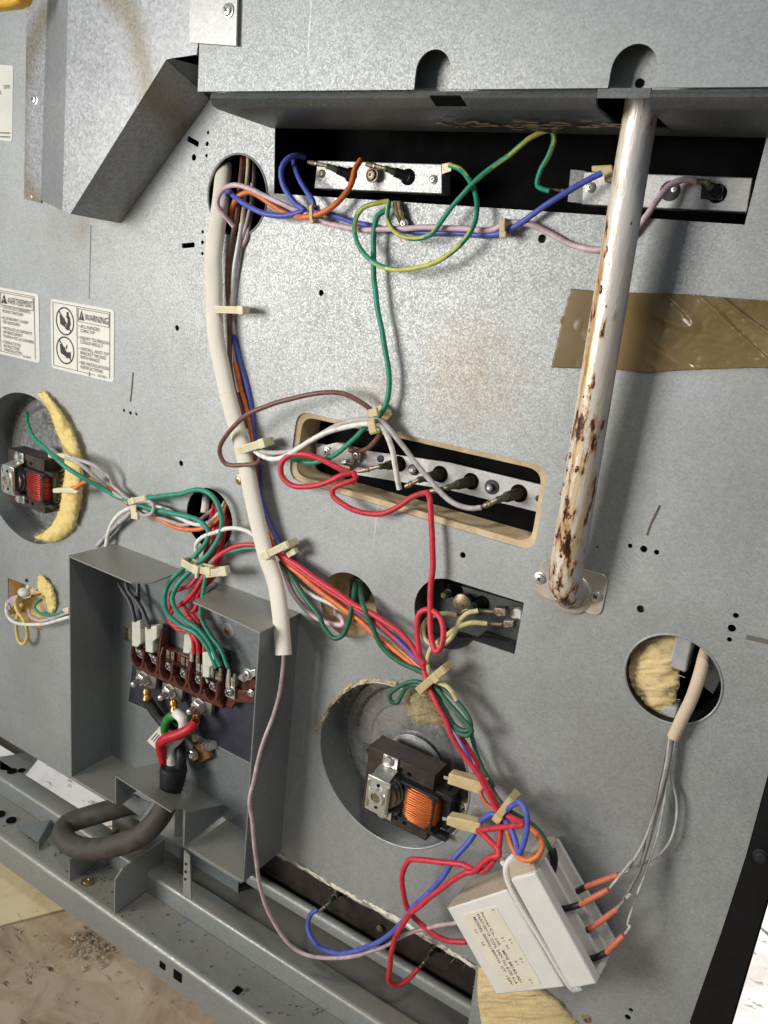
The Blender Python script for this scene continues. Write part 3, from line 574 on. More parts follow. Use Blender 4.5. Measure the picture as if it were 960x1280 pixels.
# ================================================================== base rails
XL, XR = -.95, .30
dO = .068
zO = P(0, 1046, dO).z; zOb = P(0, 1078, dO).z
pan = PZ(0, 992, zO + .001); dPan = -pan.y
zA = P(0, 972, dPan).z
aTop = PZ(33, 967, zA); dA2 = -aTop.y
def rail(name, prof, x0, x1, mat, parent=RG):     # prof in (d, z)
    return MB().prism([Vector((x0, -d, z)) for d, z in prof], (x1 - x0, 0, 0)).build(name, mat, parent, bevel=0)
def arc(c, r, a0, a1, n=6): return [(c[0] + r * math.cos(math.radians(a0 + (a1 - a0) * k / n)), c[1] + r * math.sin(math.radians(a0 + (a1 - a0) * k / n))) for k in range(n + 1)]
t = .0015
rail("outer_rail", [(dPan, zO - .002), (dPan, zO)] + arc((dO - .006, zO - .006), .006, 90, 0) + [(dO, zOb), (dO - t, zOb)] + arc((dO - .006, zO - .006), .006 - t, 0, 90), XL, XR, GR)
rr = .004
rail("inner_rail", [(dPan - .0005, zO - .002)] + arc((dPan - rr, zA - rr), rr, 0, 90) + arc((dA2 + rr, zA - rr), rr, 90, 180) + [(dA2 - .0005, zO - .012), (dA2 + t, zO - .012), (dA2 + t, zA - rr - t), (dPan - rr, zA - t - .001), (dPan - t - .001, zA - rr), (dPan - t - .001, zO - .002)], XL, XR, GR)
# rail under the panel edge on the right, and the grey sheet between
dB = -.024; zB = P(317, 1090, dB).z; zS = zA - .003
rail("front_lip_rail", [(dB + .005, zB - .012)] + arc((dB, zB - .005), .005, 0, 180) + [(dB - .005, zS + .001), (dB - .0035, zS + .001), (dB - .0035, zB - .005), (dB, zB - .0015), (dB + .0035, zB - .005), (dB + .0035, zB - .012)], P(270, 1070, dB).x, xe + .006, galv("lip_rail_steel", .36, .45, (.95, 1, .98), .5, dust=.55, dustcol=(.30, .26, .20)))
xs0 = P(232, 1075, .0).x
MB().prism([Vector((xs0, -dA2 + .001, zS)), Vector((XR, -dA2 + .001, zS)), Vector((XR, .08, zS)), Vector((xs0, .08, zS))], (0, 0, -.001)).build("base_sheet", galv("base_sheet_steel", .22, .28, (1, .98, .94), .5, dust=.8, dustcol=(.20, .185, .155)), RG)
# round bar under the panel at far left
pb = P(-40, 925, -.03); pe = P(42, 941, -.03)
MB().cyl((XL, pb.y, pe.z), (pe.x, pe.y, pe.z), .012, n=24).build("support_tube", BRN, RG)
MB().prism([PZ(0, 962, zA), PZ(33, 967, zA), PZ(50, 945, zA), PZ(48, 938, zA), PZ(0, 946, zA)], (0, 0, -.0012)).build("rail_tab", GR, RG)
for x, y, rx in ((15, 964, 6), (27, 963, 4.5)):
    p = PZ(x, y, zA + .0004); MB().lathe(p, (0, 0, 1), [(0, rx * mpp(p)), (.0003, rx * mpp(p))], 18).build("punched_hole", VOID, RG)
for fr, x, y in (('F3', 40, 410), ('F3', 0, 388)):
    p = PZ(*q(fr, x, y), zO + .0012); MB().lathe(p, (0, 0, 1), [(0, .0055), (.0003, .0055)], 18).build("punched_hole", VOID, RG)
for x, y, w_ in ((203, 1207, .0035), (222, 1220, .005), (297, 1238, .0035)):
    p = P(x, y, dO + .0003) if x < 250 else PZ(x, y, zO + .0004)
    MB().box(p, w_, .0003 if x < 250 else w_, w_ if x < 250 else .0003).build("punched_hole", VOID, RG)
# tab on the left of the pan
w0 = [PZ(*q('G6', 100, 640), zO + .003), PZ(*q('G6', 300, 605), zO + .010), PZ(*q('G6', 228, 735), zO + .010), PZ(*q('G6', 160, 690), zO + .003)]
MB().prism(w0, (0, 0, .001)).build("pan_tab", GB, RG)
plate("pan_tab", [w0[1], w0[2], Vector((w0[2].x, w0[2].y, zO)), Vector((w0[1].x + .004, w0[1].y, zO))], (.001, 0, 0), GB)
# tray bracket that carries the cord
f1 = PZ(86, 1103, zO + .001); f2 = PZ(144, 1143, zO + .001)
fx0, fx1 = f1.x, f2.x; fy = (f1.y + f2.y) / 2
fy = -(dO - .002)
yback = -.004
plate("cord_tray_base", [Vector((fx0, fy, zO + .0015)), Vector((fx1, fy, zO + .0015)), Vector((fx1, yback, zO + .0015)), Vector((fx0, yback, zO + .0015))], (0, 0, .0015), GR)
h1 = P(144, 1100, -fy).z; h2 = PX(228, 1042, fx1).z; y2 = PX(154, 1085, fx1).y
plate("cord_tray_side", [Vector((fx1, fy, zO + .003)), Vector((fx1, fy, h1)), Vector((fx1, y2, PX(154, 1085, fx1).z)), Vector((fx1, yback, PX(154, 1085, fx1).z + .0)), Vector((fx1, yback, zO + .003))], (-T, 0, 0), GR)
plate("cord_tray_side", [Vector((fx0, fy, zO + .003)), Vector((fx0, fy, P(86, 1075, -fy).z)), Vector((fx0, yback, P(86, 1075, -fy).z)), Vector((fx0, yback, zO + .003))], (T, 0, 0), GR)
def flatscrew(p, r, mat=BRASS, axis=(0, 0, 1), name="screw"):
    o = MB().lathe(p, axis, [(0, r * 1.5), (.0008, r * 1.5), (.001, r), (.0028, r * .9), (.003, r * .4), (.002, r * .2)], 18).build(name, mat, RG); return o
flatscrew(PZ(109, 1103, zO + .003), .0042); flatscrew(PZ(222, 1096, zO + .002), .0042)
# perforated post
pp = [P(230, 1063, .051), P(237, 1070, .051), P(239, 1124, .051), P(228.5, 1118, .051)]
MB().prism(pp, (0, .0015, 0)).build("perforated_post", GR, RG)
for x, y in ((232.5, 1080), (232, 1089.5), (231.5, 1099)):
    MB().lathe(P(x, y, .0512), (0, -1, 0), [(0, .0011), (.0003, .0013)], 10).build("punched_hole", VOID, RG)
# black side trim at the right edge
tr = [P(975, 900), P(960, 968), P(933, 1068), P(903, 1161), P(862, 1278), P(845, 1330)]
xt = .0105
MB().prism([Vector((p.x + .0004, -.002, p.z)) for p in tr] + [Vector((P(845, 1330).x, -.002, low)), Vector((xt, -.002, low)), Vector((xt, -.002, P(975, 900).z))], (0, .0035, 0)).build("side_trim", BLK, RG)
MB().prism([Vector((xt, -.002, low)), Vector((xt, -.002, 1.1)), Vector((xt, .23, 1.1)), Vector((xt, .23, low))], (-.0012, 0, 0)).build("side_panel", BLK, RG)
screw('E6', 612, 610, 3, 8, RG, BLKP)

# other screws and pen marks on the panel
screw('O', 299, 600, .8, 5.2, RG, BRASS); screw('O', 733, 1273, .8, 5, RG, BRASS)
def mark(name, fr, pts, wpx, mat):
    p = [Q(fr, x, y, .75) for x, y in pts]; return MB().tube(cat_rom(p, .003), wpx * .5 * mpp(p[0]), 6, flat=.05).build(name, mat, RG)
MK = plastic("marker_ink", (.11, .075, .075), .6, .3, 0, 200)
mark("pen_mark", 'Z4', [(499, 436), (496, 480), (492, 520), (489, 547)], 3.2, MK); mark("pen_mark", 'Z6', [(600, 778), (585, 810), (570, 840), (557, 878)], 3.4, MK)
mark("pen_mark", 'P2', [(872, 372), (900, 378), (935, 386), (980, 398)], 7, INKG)

# ================================================================== labels
def text(s, size, org, u, v, mat, parent, name="lettering", align='LEFT', sx=1.0, lift=.0004, fit=None, bold=.0):
    cu = bpy.data.curves.new(name, 'FONT'); cu.body = s; cu.size = size; cu.align_x = align; cu.offset = size * bold
    t_ = bpy.data.objects.new("tmp", cu); COL.objects.link(t_)
    dg = bpy.context.evaluated_depsgraph_get(); me = bpy.data.meshes.new_from_object(t_.evaluated_get(dg)); bpy.data.objects.remove(t_); bpy.data.curves.remove(cu)
    u = Vector(u).normalized(); v = Vector(v).normalized(); nn = u.cross(v)
    if fit: sx = fit / max(vt.co.x for vt in me.vertices)
    for vt in me.vertices: a, b, _ = vt.co; vt.co = u * (a * sx) + v * b
    me.materials.clear(); me.materials.append(mat); me.name = name
    return link(name, me, Vector(org) + nn * lift, parent)
U, V = Vector((1, 0, 0)), Vector((0, 0, 1))
def ring(c, r, wd, n=40):
    mb = MB(); vs = []; fs = []
    for k in range(n):
        a = 2 * math.pi * k / n
        for rr_ in (r - wd, r): vs.append(Vector(c) + Vector((math.cos(a) * rr_, 0, math.sin(a) * rr_)))
    for k in range(n): k2 = (k + 1) % n; fs.append((2 * k, 2 * k + 1, 2 * k2 + 1, 2 * k2))
    return mb.add(vs, fs)
def warn(tlp, trp, brp, blp, head, lines, num, label, hs, bs, picts=True, divf=.43):
    tlp, trp, brp, blp = [P(*p, .001) for p in (tlp, trp, brp, blp)]
    xL_, xR_ = (tlp.x + blp.x) / 2, (trp.x + brp.x) / 2; zT_, zB_ = (tlp.z + trp.z) / 2, (blp.z + brp.z) / 2; W_, H_ = xR_ - xL_, zT_ - zB_; y = -.0011
    cor = [Vector((xL_, y, zT_)), Vector((xR_, y, zT_)), Vector((xR_, y, zB_)), Vector((xL_, y, zB_))]
    card = MB().prism(rrect(cor, .0035, 4), (0, .0004, 0)).build("warning_label", PAPER); tag(card, label, "label")
    def loc(a, b, k=.0003): return Vector((xL_ + W_ * a, y - k, zT_ - H_ * b))
    def line(a0, b0, a1, b1, w_=.0005):
        p, r_ = loc(a0, b0), loc(a1, b1); c = (p + r_) * .5; MB().box(c, max(abs(r_.x - p.x) / 2, w_ / 2), .0001, max(abs(r_.z - p.z) / 2, w_ / 2)).build("rule_line", INKG, card)
    for l in ((.04, .045, .94, .045), (.04, .955, .72, .955), (.04, .045, .04, .955), (.94, .045, .94, .955), (divf, .045, divf, .955), (divf + .02, .07, .925, .07), (divf + .02, .25, .925, .25), (divf + .02, .07, divf + .02, .25), (.925, .07, .925, .25)): line(*l)
    MB().prism([loc(divf + .03, .225), loc(divf + .115, .225), loc(divf + .0725, .09)], (0, .0001, 0)).build("warning_triangle", INK, card)
    text("!", H_ * .10, loc(divf + .065, .215), U, V, PAPER, card, lift=.0003)
    text(head, H_ * hs[0], loc(divf + .125, .215), U, V, INK, card, fit=W_ * (.915 - divf - .125))
    cw = max(len(s_) for _, s_ in lines)
    for (yy, s_) in lines: text(s_, H_ * bs[0], loc(divf + .025, yy), U, V, INK, card, fit=W_ * (.90 - divf) * min(1, (len(s_) + 1.0) / (cw + .5)), bold=.0)
    text(num, H_ * .05, loc(.755, .965), U, V, INKG, card, sx=1.0)
    if picts:
        for cy in (.285, .70):
            c = loc(.235, cy); r = H_ * .20
            pr = ring(c, r, r * .10).build("prohibition_ring", INK, card)
            d_ = Vector((1, 0, -1)).normalized(); e_ = Vector((1, 0, 1)).normalized(); MB().box(c, r * .96, .00008, r * .045, (d_, (0, 1, 0), e_)).build("prohibition_bar", INK, card)
            cc = lambda a, b: c + Vector((a * r, -.0001, b * r))
            MB().prism([cc(-.58, .40), cc(-.05, .20), cc(.10, -.45), cc(-.50, -.25)], (0, .00005, 0)).build("range_pictogram", INK, card)
            if cy < .5: MB().prism([cc(.10, .35), cc(.30, .52), cc(.55, .35), cc(.62, -.15), cc(.35, -.62), cc(.02, -.5), cc(.30, -.1), cc(.30, .2)], (0, .00005, 0)).build("person_pictogram", INK, card); MB().lathe(cc(.30, .58), (0, -1, 0), [(0, r * .12), (.00005, r * .12)], 14).build("person_pictogram", INK, card)
            else: MB().prism([cc(.0, -.12), cc(.60, -.05), cc(.62, -.45), cc(.15, -.55), cc(.05, -.4)], (0, .00005, 0)).build("person_pictogram", INK, card); MB().prism([cc(.05, .15), cc(.2, .45), cc(.25, .4), cc(.18, .1)], (0, .00005, 0)).build("person_pictogram", INK, card)
    return card
wl = warn((65, 372), (144.5, 389), (140.5, 478), (63, 459), "WARNING", [(.33, "\u2022 ALL RANGES"), (.39, "  CAN TIP"), (.49, "\u2022 INJURY TO PERSON"), (.55, "  COULD RESULT"), (.645, "\u2022 INSTALL ANTI-TIP"), (.705, "  BRACKET PACKED"), (.765, "  WITH RANGE"), (.845, "\u2022 SEE INSTALLATION"), (.905, "  INSTRUCTIONS")], "Q033852",
     "white rectangular label headed WARNING with two crossed-out range pictograms", (.13, .88), (.066, .98))
MB().ball(Q('L4', 716, 690, 1.2), .0012, .0003, .0022).build("rust_spot", plastic("rust_spot", (.45, .19, .05), .7, .3, .1, 400), wl)
warn((-34, 352), (48.5, 369), (49.5, 454), (-34, 434), "AVERTISSEMENT", [(.30, "\u2022 TOUTES LES CUISINIERES"), (.36, "  PEUVENT BASCULER"), (.46, "\u2022 ELLES PEUVENT CAUSER"), (.52, "  DES BLESSURES"), (.61, "\u2022 INSTALLEZ LE DISPOSITIF"), (.67, "  ANTIBASCULEMENT"), (.73, "  FOURNI AVEC LA CUISINIERE"), (.82, "\u2022 CONSULTEZ LES"), (.88, "  INSTRUCTIONS"), (.935, "  D'INSTALLATION")], "Q033848",
     "white label headed AVERTISSEMENT, cut by the left edge of the picture", (.135, .58), (.062, .74))
c3 = [P(-60, 78, .001), P(16.5, 82, .001), P(15, 177, .001), P(-60, 168, .001)]
c3l = MB().prism(rrect(c3, .003, 4), (0, .0004, 0)).build("rating_label", PAPER); tag(c3l, "white label ending in ada, cut by the picture's upper left edge", "label")
p = P(-3, 112, .0013); text("arn", .0065, P(5, 111, .0013), U, V, INKG, c3l); text("a", .0065, P(-1, 118, .0013), U, V, INKG, c3l); text("Canada", .0095, P(-24, 138, .0013), U, V, INK, c3l)
for y_ in (166, 171): MB().box(P(4, y_, .0013), .010, .0001, .0005).build("fine_print", INKG, c3l)

# ================================================================== brown packing tape
def tape():
    top = [(300, 55), (380, 62), (500, 68), (700, 75), (850, 88), (960, 95), (1080, 104)]; bot = [(237, 318), (340, 322), (450, 326), (580, 335), (700, 325), (960, 318), (1080, 316)]
    def interp(L, t):
        L2 = [Q('Z6', x, y, .9) for x, y in L]; d = [0]
        for i in range(1, len(L2)): d.append(d[-1] + (L2[i] - L2[i - 1]).length)
        s = t * d[-1]
        for i in range(1, len(d)):
            if s <= d[i] + 1e-9: k = (s - d[i - 1]) / (d[i] - d[i - 1]); return L2[i - 1].lerp(L2[i], k)
        return L2[-1]
    nu, nv = 200, 64; vs = []; fs = []
    for i in range(nu + 1):
        a, b = interp(top, i / nu), interp(bot, i / nu)
        for j in range(nv + 1):
            t_ = j / nv; p = a.lerp(b, t_)
            if i < 12:
                p.x += (1 - i / 12) * (.010 * max(0, t_ - .62) * 0 + .0025 * noise.noise(Vector((0, t_ * 9, 3))))
            xx = (p.x + .2) * 1
            wob = noise.noise(Vector((p.x * 30, 0, p.z * 70 + p.x * 24))); crease = 1 - abs(noise.noise(Vector((p.x * 16 + 5, 1, p.z * 75 + p.x * 34)))) * 5.5
            amt = min(1, max(0, (i / nu - .38) * 3))
            lift = .0004 + amt * (.0020 * max(0, wob + .3) + .0022 * max(0, crease) + .0005 * abs(noise.noise(Vector((p.x * 150, 3, p.z * 260))))) + .0016 * max(0, noise.noise(Vector((p.x * 70, 2, p.z * 60))) - .15) * (1 if i < 20 else .5)
            p.y -= lift; vs.append(p)
    for i in range(nu):
        for j in range(nv): a = i * (nv + 1) + j; fs.append((a, a + 1, a + nv + 2, a + nv + 1))
    o = MB().add(vs, fs).build("packing_tape", TAPE, smooth=180); m = o.modifiers.new("thick", 'SOLIDIFY'); m.thickness = .0003
    return tag(o, "wrinkled brown packing tape stuck behind the rusty tube", "tape")
tape()

# ================================================================== vent tube
pa, pb2 = P(807.5, 98, .036), P(707, 718, .020)
VT = thing("vent_tube", "rust-streaked metal vent tube running down to a screwed flange", "pipe", Vector((pb2.x, 0, pb2.z)))
PIPE = pipe_mat()
axis_pts = [pa, pa.lerp(pb2, .33), pa.lerp(pb2, .66), pa.lerp(pb2, .93), pb2 + Vector((0, .002, -.004)), P(710, 738, .010), P(714, 742, -.004)]
tp = cat_rom(axis_pts, .004); MB().tube(tp, [.0088 + .0018 * min(1, i / (len(tp) * .9)) for i in range(len(tp))], 28).build("tube", PIPE, VT, smooth=60)
fc = [Q('P2', 52, 58, 1.8), Q('P2', 325, 128, 1.8), Q('P2', 290, 294, 1.8), Q('P2', 27, 200, 1.8)]
MB().prism(rrect(fc, .006, 4), (0, .0012, 0)).build("flange", FLG, VT, bevel=.0003)
MB().lathe(P(714, 742, .0016), (0, -1, 0), [(0, .0145), (.0008, .0140), (.0016, .0125)], 28).build("collar", FLG, VT)
screw('P2', 48, 138, 2, 6.5, VT); screw('P2', 273, 208, 2, 7, VT)
mb = MB(); axd = (pb2 - pa)
for k in range(52):
    t_ = random.random() ** .6 * .72 + .24; c = pa.lerp(pb2, t_); a = random.gauss(-1.95, .45); rr_ = .0086 + .0018 * t_
    sz = random.uniform(.0004, .0013) * (1.2 if t_ > .7 else 1)
    mb.ball(c + Vector((math.cos(a) * rr_, math.sin(a) * rr_, 0)), sz, sz * .6, sz * random.uniform(1, 2.6), 8)
o = mb.build("rust_blisters", RUST, VT); o["kind"] = "stuff"

# ================================================================== wires
def wire(label, col, segs, rpx=4.0, name="wire", stripe=None, cat="wire", group=None, flat=None, mat=None, n=10, rend=None):
    pts = []
    for fr, pl in segs: pts += S(fr, pl)
    r = rpx * .90 * sum(mpp(p) for p in pts) / len(pts)
    pts = [p + Vector((0, -r, 0)) for p in pts]
    cr = cat_rom(pts); m = mat or WM[col]; off = random.uniform(0, 90)
    for i in range(2, len(cr) - 2):
        c_ = cr[i]; cr[i] = c_ + Vector((noise.noise(Vector((i * .11, off, 0))), .4 * noise.noise(Vector((i * .11, off, 5))), noise.noise(Vector((i * .11, off, 9))))) * (r * (.42 if name == 'wire' else .06))
    mb = MB().tube(cr, r, n, flat=flat, stripe=bool(stripe))
    o = mb.build(name, [m, WM[stripe]] if stripe else m, smooth=60); return tag(o, label, cat, group)
# --- harness from the top hole
wire("thick cream woven sleeve running down from the upper round hole", None, [
    ('W1', [(255, 40, -34), (248, 110, -24), (237, 300, -10), (203, 600, 2), (165, 900, 5)]), ('B5', [(97, 60, 5), (97, 120, 5), (105, 230, 5), (125, 330, 5), (150, 440, 5), (185, 560, 5), (205, 650, 5), (225, 760, 5), (250, 870, 6), (268, 940, 8)]),
    ('V2', [(150, 450, 10), (175, 560, 16), (190, 680, 21), (200, 822, 26)])], 13.6, "woven_sleeve", cat="sleeve", mat=SLV, flat=.62, n=20)
wire("brown wire beside the cream sleeve inside the upper hole", 'brown', [('W1', [(362, 70, -14), (355, 140, -10), (340, 300, -3), (305, 600, 2), (262, 800, 3), (240, 950, 3)]), ('B5', [(126, 80, 2), (132, 150, 2), (134, 310, 2), (150, 380, 1), (190, 520, 1)])], 3.6)
wire("cream wire in the upper hole, right of the brown wire", 'cream', [('W1', [(398, 80, -14), (398, 140, -11), (390, 300, -6), (355, 560, -1), (345, 700, 1)])], 3.2)
wire("white wire running down the right side of the cream sleeve", 'white', [('W1', [(345, 640, 1), (325, 760, 3), (292, 950, 3)]), ('B5', [(139, 60, 2), (135, 150, 1), (137, 300, 1), (160, 400, 1)])], 3.0)
wire("lavender wire close beside the cream sleeve, right of the white wire", 'lav', [('W1', [(430, 320, -8), (420, 480, -4), (385, 640, 0), (350, 760, 1)]), ('B5', [(146, 80, 0), (143, 200, 0), (150, 320, 0), (178, 430, 0), (200, 540, 0)])], 2.8)
wire("grey-pink wire deep in the upper hole at its right", 'pinkbr', [('W1', [(450, 120, -20), (445, 300, -14), (420, 560, -6), (390, 740, 0), (350, 830, 0)])], 3.0)
wire("blue wire peeking out right of the cream sleeve below the upper tie", 'blue', [('B5', [(143, 210, 0), (160, 280, 0), (183, 360, 0), (203, 450, 0), (215, 555, 0), (225, 640, 0), (236, 765, 0), (262, 835, 1), (288, 895, 2)]), ('V2', [(140, 285, 3), (200, 372, 6), (300, 448, 7), (400, 522, 8), (520, 610, 9), (620, 680, 10), (720, 760, 12), (800, 835, 13), (850, 895, 14)])], 3.4)
wire("orange wire peeking out right of the cream sleeve beside the blue one", 'orange', [('B5', [(150, 300, 1), (170, 390, 1), (192, 470, 1), (207, 545, 1), (218, 650, 1), (232, 780, 1), (258, 848, 2), (283, 905, 3)]), ('V2', [(150, 340, 3), (185, 395, 5), (260, 452, 7), (370, 543, 8), (480, 622, 9), (580, 700, 10), (680, 785, 11), (770, 860, 12), (830, 905, 13)])], 3.5)
wire("orange wire, lower of two in the diagonal bundle", 'rust', [('V2', [(165, 372, 4), (260, 462, 5), (370, 555, 6), (480, 636, 7), (575, 712, 8), (670, 796, 9), (760, 872, 10), (820, 915, 12)])], 3.0)
wire("red wire along the top of the diagonal bundle", 'red', [('V2', [(120, 320, 3), (165, 350, 8), (265, 420, 11), (390, 507, 12), (500, 580, 12), (620, 645, 13), (720, 715, 14), (800, 800, 15), (850, 880, 16)])], 4.0)
wire("second red wire just below the top of the diagonal bundle", 'red', [('V2', [(115, 330, 2), (162, 362, 6), (262, 436, 8), (390, 526, 9), (480, 585, 10), (600, 660, 11), (700, 740, 12), (790, 835, 13), (845, 890, 14)])], 3.4)
wire("cream wire threading between the orange and blue diagonal wires", 'cream', [('V2', [(170, 385, 3), (270, 470, 4), (430, 590, 6), (600, 716, 8), (720, 805, 10), (800, 870, 12), (850, 900, 13)])], 2.8)
wire("white wire bowing below the diagonal bundle", 'white', [('V2', [(168, 390, 3), (205, 455, 5), (255, 507, 6), (330, 558, 6), (420, 600, 6), (520, 652, 6), (600, 716, 7)])], 3.2)
wire("green wire looping below the diagonal bundle into the small round hole", 'dkgreen', [('V2', [(165, 385, 4), (230, 485, 9), (300, 580, 12), (350, 650, 14), (372, 705, 15), (420, 757, 15), (462, 742, 14), (490, 680, 13), (508, 590, 10), (520, 520, 0), (524, 495, -10)])], 3.6)
wire("green wire coming out of the small round hole to the lower tie", 'dkgreen', [('V2', [(542, 495, -10), (545, 530, 0), (562, 592, 13), (600, 690, 15), (650, 790, 15), (735, 868, 15), (800, 900, 15), (860, 925, 15)])], 3.6)
wire("pink wire sagging below the diagonal bundle, hooked into the round hole", 'pink', [('V2', [(165, 390, 2), (190, 460, 4), (222, 535, 6), (275, 605, 7), (340, 658, 7), (420, 690, 6), (462, 690, 5), (455, 660, 2), (433, 640, -2), (428, 622, -8)])], 3.6)
wire("brown wire arching from the sleeve to the upper tie of the middle slot", 'brown', [('B5', [(232, 605, 8), (228, 632, 12), (180, 642, 15), (115, 637, 18), (97, 595, 20), (122, 540, 22), (200, 470, 24), (320, 425, 22), (430, 403, 19), (510, 405, 15), (570, 435, 11), (605, 465, 8)]), ('W3', [(690, 160, 7), (712, 225, 4), (690, 275, 0), (630, 335, -4), (560, 355, -6), (500, 352, -7)])], 3.4)
wire("grey wire arching from the sleeve to the right end of the middle slot", 'grey', [('B5', [(215, 585, 9), (260, 600, 11), (320, 598, 12), (360, 585, 13), (420, 550, 14), (500, 505, 13), (580, 488, 11), (640, 500, 10)]), ('W4', [(10, 20, 8), (100, 130, 6), (180, 230, 5), (260, 320, 4), (340, 380, 3), (420, 405, 2), (495, 402, 1)])], 3.6)
wire("white wire arching from the sleeve into the middle slot", 'white', [('B5', [(215, 595, 11), (235, 610, 12), (270, 622, 13), (330, 608, 14), (400, 562, 15), (480, 525, 14), (580, 505, 12), (640, 520, 11), (668, 580, 9), (682, 650, 6), (696, 722, 2)])], 3.7)
wire("red wire loop at the left end of the middle slot", 'red', [('B5', [(548, 672, 0), (505, 658, 5), (440, 625, 9), (380, 607, 12), (330, 610, 14), (303, 640, 15), (306, 680, 15), (340, 710, 14), (400, 714, 12), (460, 697, 9), (510, 675, 6), (548, 666, 2)])], 4.0)
wire("red wire sagging along the lower edge of the middle slot", 'red', [('B5', [(546, 668, 2), (547, 692, 8), (510, 705, 12), (475, 722, 14), (475, 745, 14), (510, 773, 13), (570, 799, 11), (630, 803, 9), (690, 780, 6), (740, 748, 3), (775, 735, 1), (795, 735, 0)])], 4.0)
wire("red wire hanging straight down from the middle slot and knotted below", 'red', [('V2', [(868, 55, 0), (880, 90, 5), (888, 250, 8), (894, 400, 9)]), ('K8', [(228, 200, 10), (224, 400, 13), (236, 580, 18), (262, 640, 20), (298, 605, 19), (318, 490, 16), (290, 395, 13), (215, 345, 11), (150, 370, 12), (130, 480, 13), (143, 620, 14), (165, 734, 15)]), ('W8', [(262, 20, 15), (290, 140, 16)])], 4.1)
wire("upper cream wire twisted across the notched cut-out", 'cream', [('K8', [(405, 385, -6), (330, 370, -2), (225, 400, 4), (172, 465, 8), (180, 540, 10), (235, 590, 11), (310, 592, 10), (390, 520, 7), (435, 420, 3), (490, 372, 0), (560, 352, -3)])], 3.6)
wire("lower cream wire from the notched cut-out down to the tie", 'cream', [('K8', [(622, 442, -4), (510, 440, 1), (410, 475, 5), (330, 535, 9), (270, 585, 11), (225, 625, 12), (203, 690, 13), (195, 740, 13)]), ('W8', [(300, 60, 14), (305, 130, 15)])], 3.6)
tag(slab(MB(), 'V2', [(490, 470), (545, 478), (575, 520), (560, 590), (520, 600), (480, 560)], -21, -14).build("dark_fitting", BLKP, bevel=.001), "dark fitting inside the small round hole beside the green wires", "fitting")
tag(slab(MB(), 'W1', [(100, 190), (190, 170), (175, 330), (105, 330)], -40, -30).build("insulation_scrap", FIBT), "tan scrap of insulation at the left inside the upper round hole", "insulation")
# --- top recess wires
wire("blue wire looping from the left top terminal back to the round hole", 'blue', [('W1', [(850, 108, -8), (790, 98, -2), (720, 120, 4), (668, 200, 8), (675, 310, 9), (740, 430, 9), (800, 500, 8), (850, 535, 8), (780, 560, 9), (700, 575, 10), (610, 570, 11), (520, 555, 11), (400, 500, 10), (300, 425, 8), (235, 375, 5), (225, 440, 2), (245, 560, 0)])], 4.0)
wire("blue wire running right under the top recess to the far terminal", 'blue', [('W1', [(765, 130, -8), (765, 180, -2), (800, 270, 4), (865, 385, 7), (925, 480, 9)]), ('W2', [(58, 375, 7), (130, 390, 5), (250, 430, 2), (330, 450, 1), (420, 470, 1), (600, 482, 1), (760, 491, 1), (900, 497, 1)]), ('Z3', [(0, 783, 2), (60, 780, 4), (130, 750, 6), (230, 680, 6), (330, 620, 3), (410, 578, 0)])], 3.8)
wire("orange wire climbing to the middle terminal of the left top block", 'orange', [('W1', [(275, 620, 0), (272, 520, 3), (325, 420, 7), (420, 388, 6), (520, 440, 4), (620, 510, 4), (720, 568, 6), (820, 585, 10)]), ('W2', [(0, 405, 11), (100, 385, 11), (180, 330, 9), (240, 250, 5), (265, 165, 0), (292, 122, -5)])], 3.9)
wire("pale pink wire running the width of the top recess behind the tube", 'pink', [('W1', [(285, 665, 4), (205, 565, 10), (155, 490, 14), (165, 410, 15), (220, 350, 15), (310, 330, 15), (420, 360, 14), (540, 425, 12), (680, 485, 10), (800, 533, 7)]), ('W2', [(60, 412, 8), (150, 445, 7), (270, 466, 7), (450, 466, 7), (650, 458, 6), (800, 465, 5), (960, 466, 4)]), ('Z3', [(90, 745, 5), (170, 748, 4), (240, 780, 2), (320, 822, 1), (410, 832, 2), (490, 800, 2), (555, 725, 2), (590, 675, 0), (640, 618, -4), (690, 600, -6), (728, 606, -8)])], 3.9)
wire("striped green-yellow wire making the large loop under the left top block", 'ygreen', [('W2', [(735, 148, -9), (790, 168, -4), (840, 232, 4), (870, 330, 9), (858, 430, 12), (800, 530, 13), (700, 610, 14), (560, 664, 14), (430, 664, 14), (330, 610, 14), (270, 520, 13), (262, 430, 12), (300, 362, 11), (370, 335, 9), (432, 328, 6)])], 3.6, stripe='green')
wire("green-yellow wire rising right from the ground screw to the recess", 'green', [('W2', [(432, 326, 6), (424, 420, 9), (475, 490, 11), (560, 515, 12), (640, 490, 12), (690, 430, 12), (760, 340, 12), (850, 240, 11), (950, 155, 9)]), ('Z3', [(100, 520, 8), (180, 455, 5), (238, 436, 1), (250, 460, -2), (235, 515, -4), (205, 570, -6), (195, 622, -8), (235, 638, -9)])], 3.6, stripe='ygreen')
wire("green wire dropping from the ground screw to the middle slot", 'green', [('W2', [(418, 375, 5), (375, 398, 7), (356, 470, 8), (357, 600, 8), (357, 715, 8)]), ('B5', [(613, 40, 8), (625, 130, 8), (650, 260, 8), (662, 350, 8), (655, 430, 8), (630, 475, 8)]), ('W3', [(680, 130, 8), (600, 205, 7), (520, 285, 5), (400, 383, 4), (320, 420, 3), (240, 438, 3), (150, 428, 2), (95, 410, -1), (120, 402, -8), (170, 405, -14)])], 3.6)

